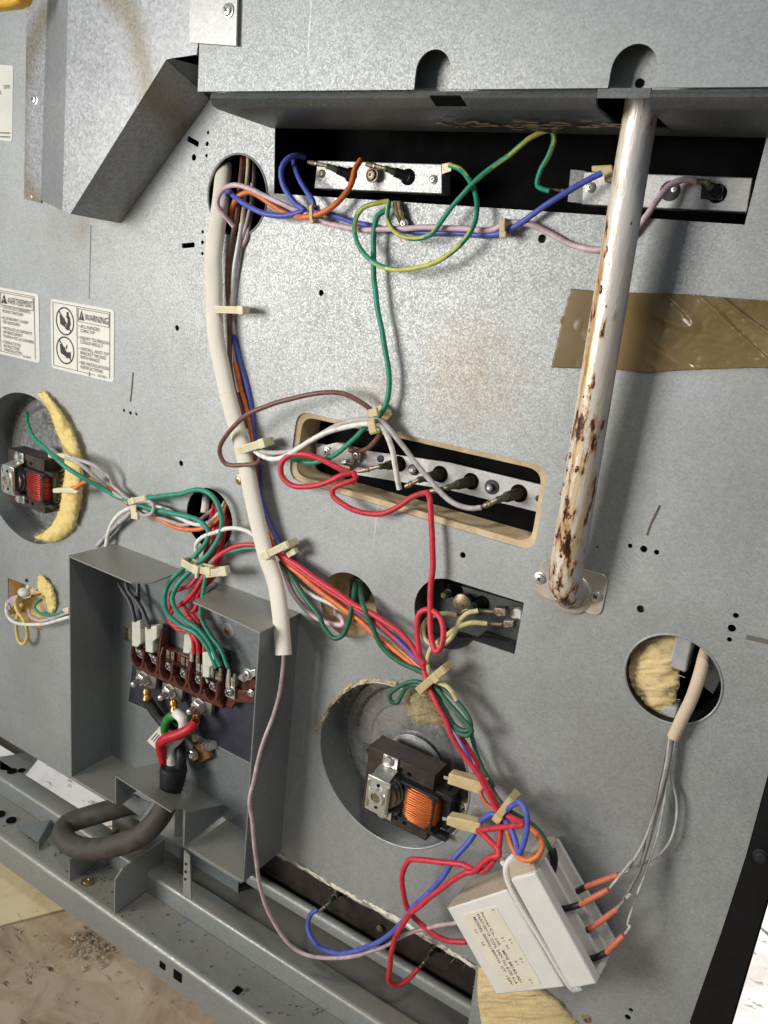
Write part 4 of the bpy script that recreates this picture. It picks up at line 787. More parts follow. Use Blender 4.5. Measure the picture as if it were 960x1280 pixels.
# --- left fan wires
wire("green wire from the left fan housing to the wire tie", 'green', [('W6', [(220, 225, -20), (228, 290, -8), (268, 400, 8), (340, 470, 18), (430, 552, 24), (520, 630, 26), (640, 712, 22), (800, 795, 12), (900, 850, 8)]), ('W5', [(150, 160, 8)])], 3.2)
wire("grey wire from the upper connector of the left fan", 'grey', [('W6', [(505, 552, 20), (600, 590, 20), (680, 650, 17), (760, 722, 12), (830, 808, 8)]), ('W5', [(90, 130, 8), (160, 175, 8)])], 3.0)
wire("second grey wire arching higher from the left fan", 'grey', [('W6', [(515, 545, 21), (650, 588, 19), (760, 640, 15), (850, 712, 10)]), ('W5', [(60, 75, 8), (110, 120, 8), (155, 160, 8)])], 2.6)
wire("orange wire from the lower connector of the left fan", 'orange', [('W6', [(525, 802, 18), (600, 785, 17), (660, 745, 13), (720, 722, 10), (790, 762, 7), (880, 815, 6)]), ('W5', [(80, 130, 6), (150, 180, 6)])], 3.0)
wire("green wire arching over the wire hole to the terminal box", 'green', [('W5', [(150, 165, 9), (210, 155, 10), (320, 140, 11), (430, 124, 11), (560, 101, 11), (618, 125, 11), (662, 190, 11), (685, 280, 11), (668, 370, 12), (620, 450, 13), (550, 520, 15)]), ('T7', [(450, 0, 16), (395, 60, 20), (370, 130, 22), (395, 200, 22), (450, 260, 20), (540, 325, 18), (610, 420, 17), (660, 535, 16)])], 3.5)
wire("green wire passing below the arch into the terminal box", 'green', [('W5', [(155, 175, 7), (210, 188, 8), (300, 213, 9), (400, 235, 10), (500, 252, 10), (570, 287, 11), (608, 340, 11), (592, 400, 12), (540, 465, 13), (475, 535, 15)]), ('T7', [(385, 0, 17), (342, 60, 20), (326, 140, 22), (345, 220, 22), (420, 290, 20), (520, 345, 18), (585, 420, 17), (635, 545, 16)])], 3.5)
wire("grey wire end curled into a small loop at the tie", 'grey', [('W5', [(170, 185, 9), (215, 170, 11), (262, 165, 13), (292, 185, 14), (288, 228, 14), (245, 250, 13), (205, 230, 10), (180, 200, 8)])], 2.6)
wire("grey-pink wire from the tie into the wire hole", 'pinkbr', [('W5', [(175, 190, 6), (230, 215, 6), (290, 245, 6), (400, 282, 5), (470, 300, 3), (550, 275, 0), (620, 220, -8), (650, 190, -15)])], 2.8)
wire("white wire from the tie bending into the wire hole", 'white', [('W5', [(180, 180, 5), (300, 195, 5), (380, 218, 5), (450, 262, 5), (540, 300, 5), (610, 282, 2), (670, 225, -6), (700, 170, -15)])], 2.9)
wire("orange wire from the tie bending into the wire hole", 'orange', [('W5', [(190, 200, 3), (260, 240, 3), (320, 266, 4), (400, 305, 4), (480, 325, 4), (570, 320, 4), (650, 280, 1), (695, 230, -6), (715, 180, -15)])], 3.0)
wire("white wire dropping from the tie behind the terminal box lid", 'white', [('W5', [(170, 200, 6), (120, 222, 7), (70, 270, 7), (35, 335, 7), (25, 400, 7), (22, 450, 7)])], 3.0)
wire("grey wire dropping from the tie behind the terminal box lid", 'grey', [('W5', [(165, 225, 5), (130, 255, 6), (75, 310, 6), (20, 365, 6), (-30, 420, 6)])], 2.9)
wire("short green wire dropping behind the terminal box lid", 'dkgreen', [('W5', [(95, 290, 4), (60, 335, 4), (20, 375, 4), (-20, 420, 4)])], 2.6)
wire("white wire arching from the sleeve over the wire hole", 'white', [('W5', [(900, 400, 8), (865, 357, 10), (800, 325, 11), (720, 321, 12), (640, 344, 12), (570, 370, 12), (537, 412, 12), (540, 500, 12), (540, 600, 12)])], 3.0)
wire("red wire from the sleeve to the terminal bundle", 'red', [('W5', [(920, 416, 6), (850, 410, 8), (790, 414, 9), (720, 440, 10), (650, 490, 11), (605, 545, 12), (580, 600, 13)])], 3.2)
wire("green wire below the red one, from the sleeve to the terminals", 'green', [('W5', [(920, 434, 6), (820, 435, 8), (720, 456, 9), (640, 490, 11), (603, 545, 13), (588, 620, 15)]), ('T7', [(550, 130, 16), (545, 240, 16), (595, 345, 16), (665, 440, 16), (705, 545, 16)])], 3.0)
for k, (lab, pts5, pts7) in enumerate((
    ("red wire, leftmost of the bundle above the terminals", [(640, 180, -15), (620, 260, -4), (600, 380, 4), (585, 480, 7), (560, 560, 9)], [(480, 50, 12), (420, 78, 14), (365, 105, 15), (360, 175, 15), (350, 245, 15), (385, 292, 15), (450, 312, 15), (495, 370, 15), (500, 460, 15)]),
    ("red wire swinging widest left above the terminals", [(660, 190, -15), (645, 280, -3), (625, 400, 5), (610, 490, 8), (590, 565, 10)], [(545, 20, 13), (500, 95, 14), (430, 160, 14), (375, 205, 14), (352, 258, 14), (400, 310, 14), (470, 330, 14), (520, 390, 15), (530, 460, 15)]),
    ("red wire through the middle of the bundle above the terminals", [(680, 200, -15), (665, 300, -2), (645, 420, 6), (628, 500, 9), (600, 575, 11)], [(545, 40, 12), (490, 130, 12), (435, 165, 12), (460, 205, 12), (500, 240, 12), (530, 320, 13), (560, 400, 14), (565, 470, 15)]),
    ("red wire at the right of the bundle above the terminals", [(705, 190, -15), (690, 300, -1), (668, 420, 7), (650, 500, 9), (625, 575, 11)], [(550, 60, 11), (520, 130, 11), (510, 190, 11), (450, 240, 12), (520, 265, 12), (560, 330, 13), (605, 420, 14), (612, 520, 15)]),
    ("darker red wire at the back of the bundle in the wire hole", [(725, 230, -15), (710, 300, -4), (700, 330, 0), (680, 440, 4), (660, 520, 6), (640, 590, 8)], [(525, 100, 8), (520, 170, 8), (540, 250, 9), (560, 300, 10), (585, 380, 12), (580, 450, 13)]))):
    wire(lab, 'red' if k < 4 else 'vred', [('W5', pts5), ('T7', pts7)], 3.1)
wire("short cream sleeve end inside the wire hole", None, [('W5', [(600, 120, -20), (598, 170, -14), (590, 230, -10)])], 5.5, "woven_sleeve", cat="sleeve", mat=SLV)
for lab, pts in (("leftmost dark grey wire dropping to the left white connector", [(50, 40, 8), (75, 80, 10), (125, 165, 13), (150, 270, 16)]),
                 ("dark grey wire crossing to the second white connector", [(95, 40, 8), (110, 90, 11), (185, 180, 14), (236, 310, 16)]),
                 ("dark grey wire between the two left white connectors", [(168, 40, 6), (165, 100, 8), (172, 190, 10), (188, 310, 13)])):
    wire(lab, 'dkgrey', [('T7', pts)], 3.2)
wire("thin pink wire hanging from the end of the cream sleeve to the floor frame", 'pinkbr', [('Z8', [(838, 425, 30), (836, 460, 31), (825, 560, 32), (800, 660, 36), (762, 760, 46), (733, 880, 54)]), ('D4', [(95, 0, 58), (105, 80, 58), (115, 180, 57), (125, 260, 55), (142, 340, 52), (182, 430, 48), (240, 510, 44), (300, 543, 40), (380, 553, 34), (470, 545, 32), (560, 515, 29), (640, 472, 26), (720, 446, 22), (830, 428, 20)])], 2.9)

# --- lower bundle
wire("long red wire from the lower tie down past the large fan", 'red', [('W8', [(275, 90, 16), (302, 180, 19), (360, 310, 22), (420, 430, 24), (470, 540, 25), (560, 680, 26), (650, 795, 26)]), ('V1', [(235, 90, 26), (290, 195, 26), (345, 300, 26), (385, 385, 26)])], 3.8)
wire("second red wire half hidden behind the long one beside the large fan", 'red', [('W8', [(310, 180, 14), (400, 330, 16), (480, 470, 17), (560, 590, 18), (640, 730, 19)]), ('V1', [(215, 20, 20), (280, 140, 20), (345, 260, 21), (395, 370, 22)])], 3.6)
wire("green wire coiled in a long loop beside the lower tie", 'dkgreen', [('W8', [(320, 180, 15), (385, 330, 18), (460, 440, 20), (530, 490, 21), (583, 478, 21), (575, 410, 20), (500, 300, 18), (420, 225, 16), (340, 180, 15)])], 3.4)
wire("green wire coiled in the outer loop beside the lower tie", 'dkgreen', [('W8', [(345, 190, 18), (430, 300, 20), (530, 410, 22), (593, 490, 23), (565, 523, 23), (505, 508, 22), (455, 440, 21), (400, 330, 19), (350, 230, 17)])], 3.4)
wire("green wire with a narrow loop left of the lower tie", 'dkgreen', [('W8', [(290, 190, 14), (230, 165, 14), (160, 172, 14), (90, 212, 14), (45, 262, 14), (58, 300, 14), (95, 308, 13), (120, 262, 12), (160, 200, 12), (220, 182, 12), (290, 200, 12)])], 3.3)
wire("cream wire with a blunt cut end by the lower tie", 'cream', [('W8', [(300, 150, 17), (350, 168, 19), (420, 195, 20), (465, 240, 20), (492, 290, 20)])], 3.4)
wire("thin green wire trailing down right of the red wires", 'dkgreen', [('W8', [(585, 500, 12), (615, 620, 11), (668, 750, 10), (740, 870, 10)]), ('V1', [(310, 150, 10), (370, 265, 11), (430, 340, 14), (500, 390, 16), (570, 430, 18), (650, 482, 19), (720, 570, 20), (785, 680, 20)])], 3.2)
wire("dark blue wire behind the red wires beside the large fan", 'blue', [('W8', [(400, 380, 8), (500, 520, 8), (560, 640, 9)]), ('V1', [(200, 60, 10), (290, 220, 12), (380, 370, 16)])], 2.8)
wire("blue wire curled in a tall loop above the white box", 'blue', [('V1', [(400, 410, 26), (450, 365, 30), (500, 325, 34), (555, 312, 37), (592, 365, 40), (608, 450, 42), (592, 560, 43), (555, 660, 43), (532, 690, 42), (515, 620, 38), (480, 510, 33), (420, 420, 27)])], 4.0)
wire("blue wire passing behind the lower connector down to the floor frame", 'blue', [('V1', [(400, 400, 24), (345, 395, 24), (285, 422, 22), (240, 465, 18), (190, 565, 20), (130, 645, 24), (50, 740, 28)]), ('D4', [(770, 275, 30), (700, 345, 32), (620, 440, 32), (560, 490, 32), (480, 524, 31), (400, 535, 28), (335, 508, 22), (302, 450, 14), (312, 400, 4), (335, 382, 0)])], 3.7)
wire("red wire folded sharply right of the lower connector", 'red', [('V1', [(395, 385, 25), (450, 400, 28), (520, 432, 32), (572, 462, 35), (578, 474, 36), (555, 484, 35), (480, 486, 33), (400, 490, 31), (310, 508, 28), (230, 521, 25)])], 4.0)
wire("red wire twisting down from the tie and out to the left", 'red', [('V1', [(400, 400, 24), (405, 490, 28), (396, 590, 31), (380, 670, 33), (350, 745, 34), (285, 815, 34), (210, 810, 33), (120, 768, 32)]), ('D4', [(850, 222, 32), (780, 214, 32), (700, 205, 31), (660, 206, 30), (637, 250, 29), (637, 320, 27), (662, 390, 25), (720, 450, 22), (790, 488, 20), (860, 495, 18)])], 4.0)
wire("red wire from the lower connector crossing down to the floor terminal", 'red', [('V1', [(240, 520, 25), (285, 550, 28), (340, 610, 31), (385, 655, 34), (392, 700, 36), (330, 712, 36), (270, 755, 36), (185, 828, 36)]), ('D4', [(860, 250, 36), (780, 300, 36), (700, 362, 36), (640, 425, 34), (605, 495, 30), (590, 580, 25), (590, 635, 20), (615, 648, 15), (650, 630, 8), (692, 588, 2)])], 4.0)
wire("orange wire curled in a loop over the white box", 'orange', [('V1', [(430, 430, 24), (455, 520, 30), (480, 610, 36), (530, 708, 42), (600, 745, 45), (675, 715, 44), (715, 640, 40), (690, 565, 34), (630, 505, 28), (560, 450, 24)])], 3.7)
wire("short orange wire at the upper fan connector", 'salmon', [('V1', [(250, 225, 24), (265, 275, 25), (300, 325, 25), (345, 355, 25), (390, 390, 25)])], 3.2)
tag(MB().tube(cat_rom(S('V1', [(778, 665, 21), (790, 700, 22), (795, 750, 22), (788, 830, 20)])), .0027, 12).build("wire_boot", BLKP), "black rubber boot on the green wire entering the white box", "boot")

# --- right harness
wire("short tan sleeve with a bulge at the right round hole", None, [('P2', [(735, 380, -22), (715, 430, -12), (690, 520, -2), (655, 620, 2), (625, 680, 4), (588, 762, 3)])], 8.6, "tan_sleeve", cat="sleeve", mat=SLV2, n=16)
MB().ball(Q('P2', 622, 680, 13), .0052, .003, .0058, 14)
for lab, pts5, tail, col, rp in (
    ("grey wire from the tan sleeve, second red tip from the top", [(250, 120, 7), (222, 300, 9), (182, 450, 12), (140, 560, 16), (80, 660, 22)], [(860, 325, 26), (800, 400, 30), (755, 452, 32)], 'grey', 2.0),
    ("grey-brown wire from the tan sleeve, third red tip from the top", [(262, 120, 8), (232, 280, 10), (200, 400, 13), (160, 560, 18), (120, 680, 22), (60, 790, 26)], [(830, 490, 29), (792, 535, 30)], 'gybr', 2.2),
    ("grey wire from the tan sleeve to the lowest red tip", [(272, 120, 7), (240, 300, 9), (205, 500, 13), (155, 660, 18), (110, 780, 22), (80, 880, 26)], [(850, 605, 29), (820, 652, 30)], 'grey', 1.9),
    ("thin grey wire bowing far right below the tan sleeve", [(268, 130, 5), (255, 290, 5), (275, 380, 6), (270, 480, 7), (240, 560, 9), (190, 612, 12), (110, 650, 18)], [(880, 350, 20), (800, 388, 24)], 'grey', 1.8),
    ("dark wire at the left edge of the right harness", [(243, 120, 6), (212, 280, 8), (180, 430, 10), (150, 540, 12), (125, 640, 14), (80, 660, 18)], [(880, 350, 20), (830, 378, 22)], 'gybr', 1.6),
    ("thicker grey wire down the middle of the right harness", [(258, 120, 4), (228, 300, 6), (195, 450, 9), (160, 560, 13), (130, 660, 17), (80, 760, 22)], [(850, 470, 26), (795, 530, 29)], 'grey', 2.6)):
    wire(lab, col, [('E6', pts5), ('C5', tail)], rp)
for lab, a, b, c in (("topmost red and black wire tip at the white box", (800, 388, 24), (660, 440, 20), (575, 478, 14)), ("second red and black wire tip at the white box", (757, 452, 34), (635, 516, 34), (530, 540, 36)),
                     ("third red and black wire tip at the white box", (795, 535, 30), (675, 622, 30), (600, 645, 25)), ("lowest red and black wire tip at the white box", (822, 648, 32), (748, 722, 34), (665, 755, 36))):
    A, B, C = Q('C5', *a), Q('C5', *b), Q('C5', *c); t_ = thing("insulated_terminal", lab, "terminal", B, "heat-shrunk tips on the right of the white box")
    md = (A + B) * .5 + Vector((0, -.001, .0006)); MB().tube(cat_rom([A, md, B]), .00195, 12).build("red_shrink_tube", WM['salmon'], t_); MB().tube(cat_rom([B, (B + C) * .5 + Vector((0, 0, -.0008)), C]), .0021, 12).build("black_shrink_tube", BLKP, t_)

# --- small square hole at far left
wire("yellow wire hanging in a loop from the small square hole", 'yellow', [('W7', [(215, 460, 0), (205, 520, 4), (235, 610, 7), (290, 690, 8), (335, 790, 9), (352, 890, 9), (325, 980, 9), (285, 1003, 9), (240, 960, 9), (218, 860, 8), (218, 740, 6), (245, 600, 3), (285, 520, 0)])], 2.5)
wire("white wire bowing across the small square hole to the terminal box", 'white', [('W7', [(100, 510, 2), (95, 600, 6), (120, 680, 10), (200, 742, 12), (320, 768, 13), (460, 768, 13), (600, 750, 12), (720, 715, 10), (830, 685, 8), (900, 672, 6)])], 2.3)
wire("lavender wire bowing across the small square hole", 'lav', [('W7', [(360, 590, -4), (375, 650, 2), (420, 700, 6), (520, 722, 7), (640, 700, 6), (740, 660, 5), (830, 630, 4), (900, 610, 2)])], 2.2)
wire("green wire curled in the small square hole", 'green', [('W7', [(520, 470, -6), (455, 510, 0), (430, 560, 3), (460, 610, 5), (530, 645, 6), (620, 655, 6), (720, 645, 5), (800, 620, 4)])], 2.0)

# ================================================================== cable ties
def tie(label, fr, a, b, mm, wpx, thick=.0035, mat=NYL, head=None):
    A, B = Q(fr, *a, mm), Q(fr, *b, mm); u = (B - A).normalized(); v = Vector((0, 1, 0)).cross(u).normalized(); h = wpx * mpp(A) * .5
    t_ = thing("cable_tie", label, "cable tie", (A + B) * .5)
    MB().box((A + B) * .5, (B - A).length / 2, .0008, h, (u, (0, 1, 0), v)).box((A + B) * .5 + Vector((0, thick * 2, 0)), (B - A).length / 2, .0006, h, (u, (0, 1, 0), v)) \
        .box(A + Vector((0, thick, 0)), .0008, thick, h, (u, (0, 1, 0), v)).box(B + Vector((0, thick, 0)), .0008, thick, h, (u, (0, 1, 0), v)).build("band", mat, t_, bevel=.0004)
    L_ = (B - A).length; rb_ = MB(); k = .002
    while k < L_ - .002: rb_.box(A + u * k + Vector((0, -.00085, 0)), .00025, .00012, h * .7, (u, (0, 1, 0), v)); k += .0011
    rb_.build("ribs", mat, t_)
    H = Q(fr, *(head or b), mm + 1.5); MB().box(H + Vector((0, .0012, 0)), h * .95, .0013, h * 1.18, (u, (0, 1, 0), v)).build("head", mat, t_, bevel=.0005); return t_
tie("cream cable tie high on the cream sleeve", 'B5', (58, 124), (160, 127), 16, 9, .005)
tie("cream cable tie round the sleeve where the brown wire loops", 'B5', (148, 598), (243, 568), 17, 10, .005, head=(230, 572))
tie("cream cable tie round the sleeve where the diagonal bundle leaves", 'V2', (62, 372), (190, 308), 20, 9, .006, head=(85, 362))
tie("cut end of a tie beside the diagonal bundle", 'V2', (190, 362), (215, 345), 14, 7, .003)
tie("aged yellow block tie above the middle slot", 'W3', (640, 150), (660, 232), 18, 11, .004, NYLY, head=(655, 90))
tie("aged yellow tie tail behind the block above the middle slot", 'W3', (690, 60), (735, 110), 8, 14, .003, NYLY)
tie("thin cream tie on the blue and orange wires by the round hole", 'W1', (888, 492), (892, 620), 15, 5, .004, NYLY)
tie("thin cream tie on the pink and blue wires near the tube", 'Z3', (75, 732), (75, 782), 12, 8, .004, NYLY)
tie("cream cable tie at the left fan wires", 'W5', (140, 172), (235, 148), 15, 7, .004, head=(160, 165)); tie("cream tie tail below the left fan wires", 'W5', (168, 195), (172, 250), 14, 10, .003)
tie("left cream tie above the terminal bundle", 'W5', (445, 515), (520, 560), 25, 10, .004, NYL); tie("middle cream tie above the terminal bundle", 'W5', (500, 548), (590, 568), 24, 9, .004); tie("right cream tie above the terminal bundle", 'W5', (580, 582), (680, 570), 24, 10, .004)
tie("diagonal aged tie above the large fan", 'W8', (225, 235), (398, 88), 26, 10, .006, NYLY, head=(335, 150))
tie("aged tie at the knot above the white box", 'V1', (350, 460), (470, 300), 33, 9, .006, NYLY, head=(370, 440))

# ================================================================== spade connectors
def connector(label, fr, pts, d0, d1, mat=NYL, spade=None, group=None):
    t_ = thing("spade_connector", label, "connector", Q(fr, *pts[0], d0), group)
    o = slab(MB(), fr, pts, d0, d1).build("housing", mat, t_, bevel=.0008)
    if spade:
        a, b = [Q(fr, x, y, (d0 + d1) / 2) for x, y in spade]; MB().tube([a, b], .0014, 8, flat=.5).build("spade", CHR, t_)
    return t_
connector("leftmost ivory connector on the terminal block", 'T7', [(118, 268), (168, 270), (172, 405), (150, 430), (118, 420)], 10, 18, NYLG, ((140, 420), (150, 455)))
connector("second ivory connector on the terminal block", 'T7', [(195, 308), (268, 300), (268, 375), (245, 395), (245, 465), (200, 455)], 10, 18, NYLG, ((220, 455), (240, 490)))
connector("slim ivory connector standing behind the terminal block", 'T7', [(432, 352), (482, 350), (475, 470), (424, 462)], 8, 15, NYLG, ((455, 330), (470, 352)))
connector("ivory connector under the red and green wires", 'T7', [(540, 460), (612, 455), (608, 535), (585, 550), (582, 612), (542, 605)], 12, 20, NYLG, ((560, 605), (575, 640)))
connector("ivory connector at the upper right of the left fan coil", 'W6', [(362, 528), (500, 535), (545, 560), (440, 575), (365, 560)], 18, 24, NYL)
connector("ivory connector at the lower right of the left fan coil", 'W6', [(398, 798), (525, 785), (590, 820), (580, 838), (480, 830), (402, 832)], 16, 22, NYL)
connector("aged upper connector on the large fan", 'C1', [(578, 470), (640, 488), (722, 508), (705, 558), (640, 535), (572, 512)], 16, 24, NYLY, ((560, 485), (585, 492)))
connector("aged lower connector on the large fan", 'C1', [(572, 642), (640, 655), (705, 672), (695, 716), (630, 700), (568, 676)], 16, 24, NYLY, ((555, 650), (575, 655)))
connector("small tan connector beside the tube in the top recess", 'Z3', [(370, 552), (440, 548), (450, 600), (415, 608), (410, 575), (372, 572)], -12, -4, NYLY)
connector("white plug at the left wall of the terminal box", 'W7', [(740, 590), (818, 565), (818, 650), (760, 620)], 2, 8, NYL)

# ================================================================== insulated stud terminals
def post(label, fr, base, tip, d0, d1, rpx, lug=None, dl=None, group=None, body=BRN, name="stud_terminal"):
    A, B = Q(fr, *base, d0), Q(fr, *tip, d1); r = rpx * mpp(A); ax = (B - A).normalized(); L = (B - A).length
    t_ = thing(name, label, "terminal", A, group)
    MB().lathe(A, (0, -1, 0), [(0, r * 1.55), (.0008, r * 1.5), (.001, r * 1.1)], 22).build("grommet", VOID, t_)
    MB().lathe(A, ax, [(-.002, r * 1.1), (0, r * 1.1), (.0004, r), (L * .55, r * .88), (L * .56, r * .7)], 20).build("bushing", body, t_)
    MB().lathe(A + ax * (L * .54), ax, [(0, r * .62), (L * .1, r * .72), (L * .22, r * .55), (L * .4, r * .6), (L * .46, r * .4)], 16).build("ceramic_neck", CERG, t_)
    if lug:
        C = Q(fr, *lug, dl if dl is not None else d1); e = (C - B).normalized(); s_ = e.orthogonal().normalized()
        mb = MB().tube([B - e * .001, B.lerp(C, .3), B.lerp(C, .75), C], [r * .28, r * .45, r * .5, r * .35], 10, flat=.7); mb.lathe(B.lerp(C, .5), (0, -1, 0), [(0, r * .55), (r * .35, r * .5), (r * .55, r * .25)], 12)
        mb.build("crimp_lug", OXI, t_)
    return t_
g = "stud terminals in the middle slot"
post("leftmost stud terminal in the middle slot, by the round thermostat", 'W3', (840, 450), (695, 472), -20, 2, 6.5, (550, 505), 3, g)
post("second stud terminal in the middle slot, under the white wire", 'W4', (240, 205), (105, 242), -20, 2, 7, (30, 282), 3, g)
post("third stud terminal in the middle slot, under the grey wire", 'W4', (425, 248), (275, 288), -20, 2, 7, (170, 312), 2, g)
post("rightmost stud terminal in the middle slot", 'W4', (712, 320), (578, 362), -20, 2, 7.5, (500, 398), 2, g)
g = "stud terminals in the top recess"
post("left stud terminal of the left top block", 'W2', (235, 195), (110, 148), -10, 2, 6.0, (20, 130), -2, g, BLKP)
post("right stud terminal of the left top block", 'W2', (520, 205), (400, 160), -10, 2, 6.5, (310, 142), -2, g, BLKP)
post("stud terminal at the right end of the right top block", 'Z3', (790, 645), (755, 608), -10, -2, 7.5, (722, 604), -5, g, BLKP)
post("upper stud terminal in the notched cut-out", 'K8', (392, 215), (300, 255), -22, -6, 6.5, None, None, "stud terminals in the notched cut-out", BLKP)
post("right stud terminal in the notched cut-out, under the cream wire", 'K8', (580, 305), (470, 352), -22, -6, 6.5, (395, 385), -6, "stud terminals in the notched cut-out", BLKP)
post("stud terminal at the panel's lower edge with a blue wire", 'D4', (405, 322), (375, 360), -33, -14, 4.2, (335, 395), -4, "stud terminals under the lower panel edge", CERG)
post("stud terminal at the panel's lower edge with a red wire", 'D4', (748, 520), (722, 555), -33, -14, 4.2, (690, 592), -4, "stud terminals under the lower panel edge", CERG)
screw('D4', 549, 455, -30, 3.6, RG, OXI, rec=False)
# bracket strips that carry them
st = thing("terminal_strip", "pale metal strip with stud terminals across the middle slot", "bracket", Q('W4', 400, 300, -20))
slab(MB(), 'O', [(394, 554), (560, 578), (676, 606), (672, 640), (560, 612), (425, 590), (396, 575)], -22, -20).build("strip", STRIP, st)
for fr, x, y, r in (('W3', 708, 415, 4.5), ('W3', 940, 490, 7), ('W4', 85, 180, 7), ('W4', 550, 282, 9.5), ('W4', 830, 350, 4)):
    p = Q(fr, x, y, -19.6); rr_ = r * mpp(p); o = MB().lathe(p, (0, -1, 0), [(0, rr_), (.0004, rr_), (.0005, rr_ * .8)], 18).build("socket", BLKP, st)
for fr, x, y in (('W3', 935, 492), ('W4', 80, 178), ('W4', 540, 285)):
    p = Q(fr, x, y, -18); MB().lathe(p, (0, -1, 0), [(0, .0026), (.002, .0024), (.003, .001)], 12).build("bolt_head", CHR, st)
th = thing("thermostat", "round white thermostat with two screws at the left of the middle slot", "thermostat", Q('W3', 450, 400, -18))
slab(MB(), 'W3', [(258, 335), (400, 300), (570, 345), (560, 440), (420, 440), (258, 395)], -20, -17).build("mounting_plate", STRIP, th)
c_ = Q('W3', 450, 395, -16); MB().lathe(c_, (0, -1, 0), [(0, .0105), (.004, .0105), (.005, .009)], 28).build("disc", CER, th)
screw('W3', 330, 365, -15, 4.5, th); screw('W3', 540, 388, -15, 4.5, th); slab(MB(), 'W3', [(432, 420), (468, 420), (466, 450), (430, 448)], -12, -8).build("tab", CHR, th, bevel=.0004)
slab(MB(), 'W3', [(425, 455), (490, 470), (495, 500), (440, 490)], -10, -5).build("lug", OXI, th)
b1_ = thing("terminal_bracket", "pale metal terminal block at the left of the top recess", "bracket", Q('W2', 380, 210, -10))
slab(MB(), 'W2', [(65, 122), (690, 140), (690, 290), (50, 262)], -22, -10).build("block", STRIP, b1_, bevel=.0006); screw('W2', 645, 217, -9.5, 4.5, b1_); screw('W2', 340, 195, -5, 7, b1_, OXI, rec=False); screw('W2', 88, 188, -9.5, 4, b1_, OXI)
slab(MB(), 'W2', [(690, 140), (735, 132), (735, 175), (690, 190)], -16, -8).build("ground_lug", OXI, b1_)
b2_ = thing("terminal_bracket", "pale metal terminal block right of the tube in the top recess", "bracket", Q('Z3', 600, 640, -10))
slab(MB(), 'Z3', [(345, 572), (910, 592), (890, 708), (338, 682)], -22, -10).build("block", STRIP, b2_, bevel=.0006); screw('Z3', 368, 625, -9.5, 5.2, b2_)
slab(MB(), 'Z3', [(302, 565), (352, 570), (342, 678), (292, 672)], -24, -12).build("end_plate", GU, b2_)
p = Q('Z3', 632, 636, -9.6); MB().lathe(p, (0, -1, 0), [(0, .0055), (.0004, .0055)], 20).build("socket", BLKP, b2_)
screw('Z3', 648, 632, -10, 4, b2_, rec=False); slab(MB(), 'Z3', [(738, 615), (812, 618), (808, 668), (735, 662)], -10, -8.5).build("square_gasket", BLKP, b2_)
post("thin lug at the left end of the right top block", 'Z3', (295, 640), (250, 632), -14, -10, 3, (215, 628), -9, None, CHR)
# ground screw with spades under the left top block
gs = thing("ground_terminal", "oxidised ground spades and screw where the green wires meet", "terminal", Q('W2', 490, 420, 2))
slab(MB(), 'W2', [(445, 320), (480, 325), (512, 395), (530, 440), (500, 452), (470, 420), (448, 380)], 1, 3).build("spade_plate", OXI, gs, bevel=.0004)
for dx in (0, 22): MB().tube([Q('W2', 452 + dx, 330, 5), Q('W2', 462 + dx, 390, 6), Q('W2', 485 + dx, 435, 4)], .0013, 8).build("spade", BRASS, gs)
screw('W2', 498, 440, 5, 5, gs)
# notched cut-out fittings
nf = thing("terminal_bracket", "dark steel plate with tarnished lugs in the notched cut-out", "bracket", Q('K8', 480, 400, -22))
slab(MB(), 'K8', [(150, 150), (420, 180), (900, 320), (850, 640), (480, 520), (120, 420)], -25.5, -22).build("plate", GU, nf)
for pts in ([(660, 335), (745, 340), (752, 400), (690, 405), (650, 375)], [(730, 425), (808, 425), (800, 480), (740, 486), (715, 455)]): slab(MB(), 'K8', pts, -12, -6).build("tarnished_lug", OXI, nf, bevel=.001)
slab(MB(), 'K8', [(755, 350), (830, 345), (860, 360), (850, 490), (790, 420)], -18, -12).build("white_insulator", CER, nf, bevel=.001)
MB().lathe(Q('K8', 455, 300, -18), (0, -1, 0), [(0, .0075), (.004, .0075), (.005, .005)], 20).build("round_sensor", OXI, nf)
for y_, x_ in ((358, 600), (448, 660)): MB().tube([Q('K8', x_ - 40, y_, -4), Q('K8', x_ + 60, y_ + 6, -7)], .0016, 8).build("crimp_lug", OXI, nf)
p = Q('K8', 275, 160, -21); MB().lathe(p, (0, -1, 0), [(0, .006), (.003, .006), (.0035, .004)], 18).build("bushing", BLKP, nf)
# fittings of the small round hole and small square hole
MB().tube([Q('V2', 530, 500, -12), Q('V2', 532, 575, -6)], .0016, 8)
wp = thing("small_fitting", "white ceramic fitting in the small square hole at far left", "fitting", Q('W7', 280, 400, -5))
MB().ball(Q('W7', 290, 390, 2), .0075, .006, .005, 16).build("ceramic_cap", CER, wp); MB().ball(Q('W7', 345, 325, 0), .003, .003, .0028, 12).build("ceramic_cap", CER, wp); slab(MB(), 'W7', [(70, 490), (130, 440), (210, 420), (200, 470), (150, 560), (110, 600), (60, 580)], -8, 2).build("plastic_clip", WM['lav'], wp, bevel=.0008)
MB().ball(Q('W7', 320, 243, 1), .002, .002, .002, 10).build("knob", BLKP, wp); MB().tube(cat_rom([Q('W7', 230, 450, 0), Q('W7', 300, 460, 3), Q('W7', 380, 440, 0)]), .0016, 8).build("wire_lug", OXI, wp); MB().tube([Q('W7', 360, 440, -4), Q('W7', 480, 410, -4)], .0012, 8).build("rod", OXI, wp)
slab(MB(), 'W7', [(360, 230), (450, 190), (470, 250), (440, 380), (400, 370)], -8, 0).build("grey_plug", plastic("grey_foam", (.42, .40, .36), .7), wp, bevel=.001)

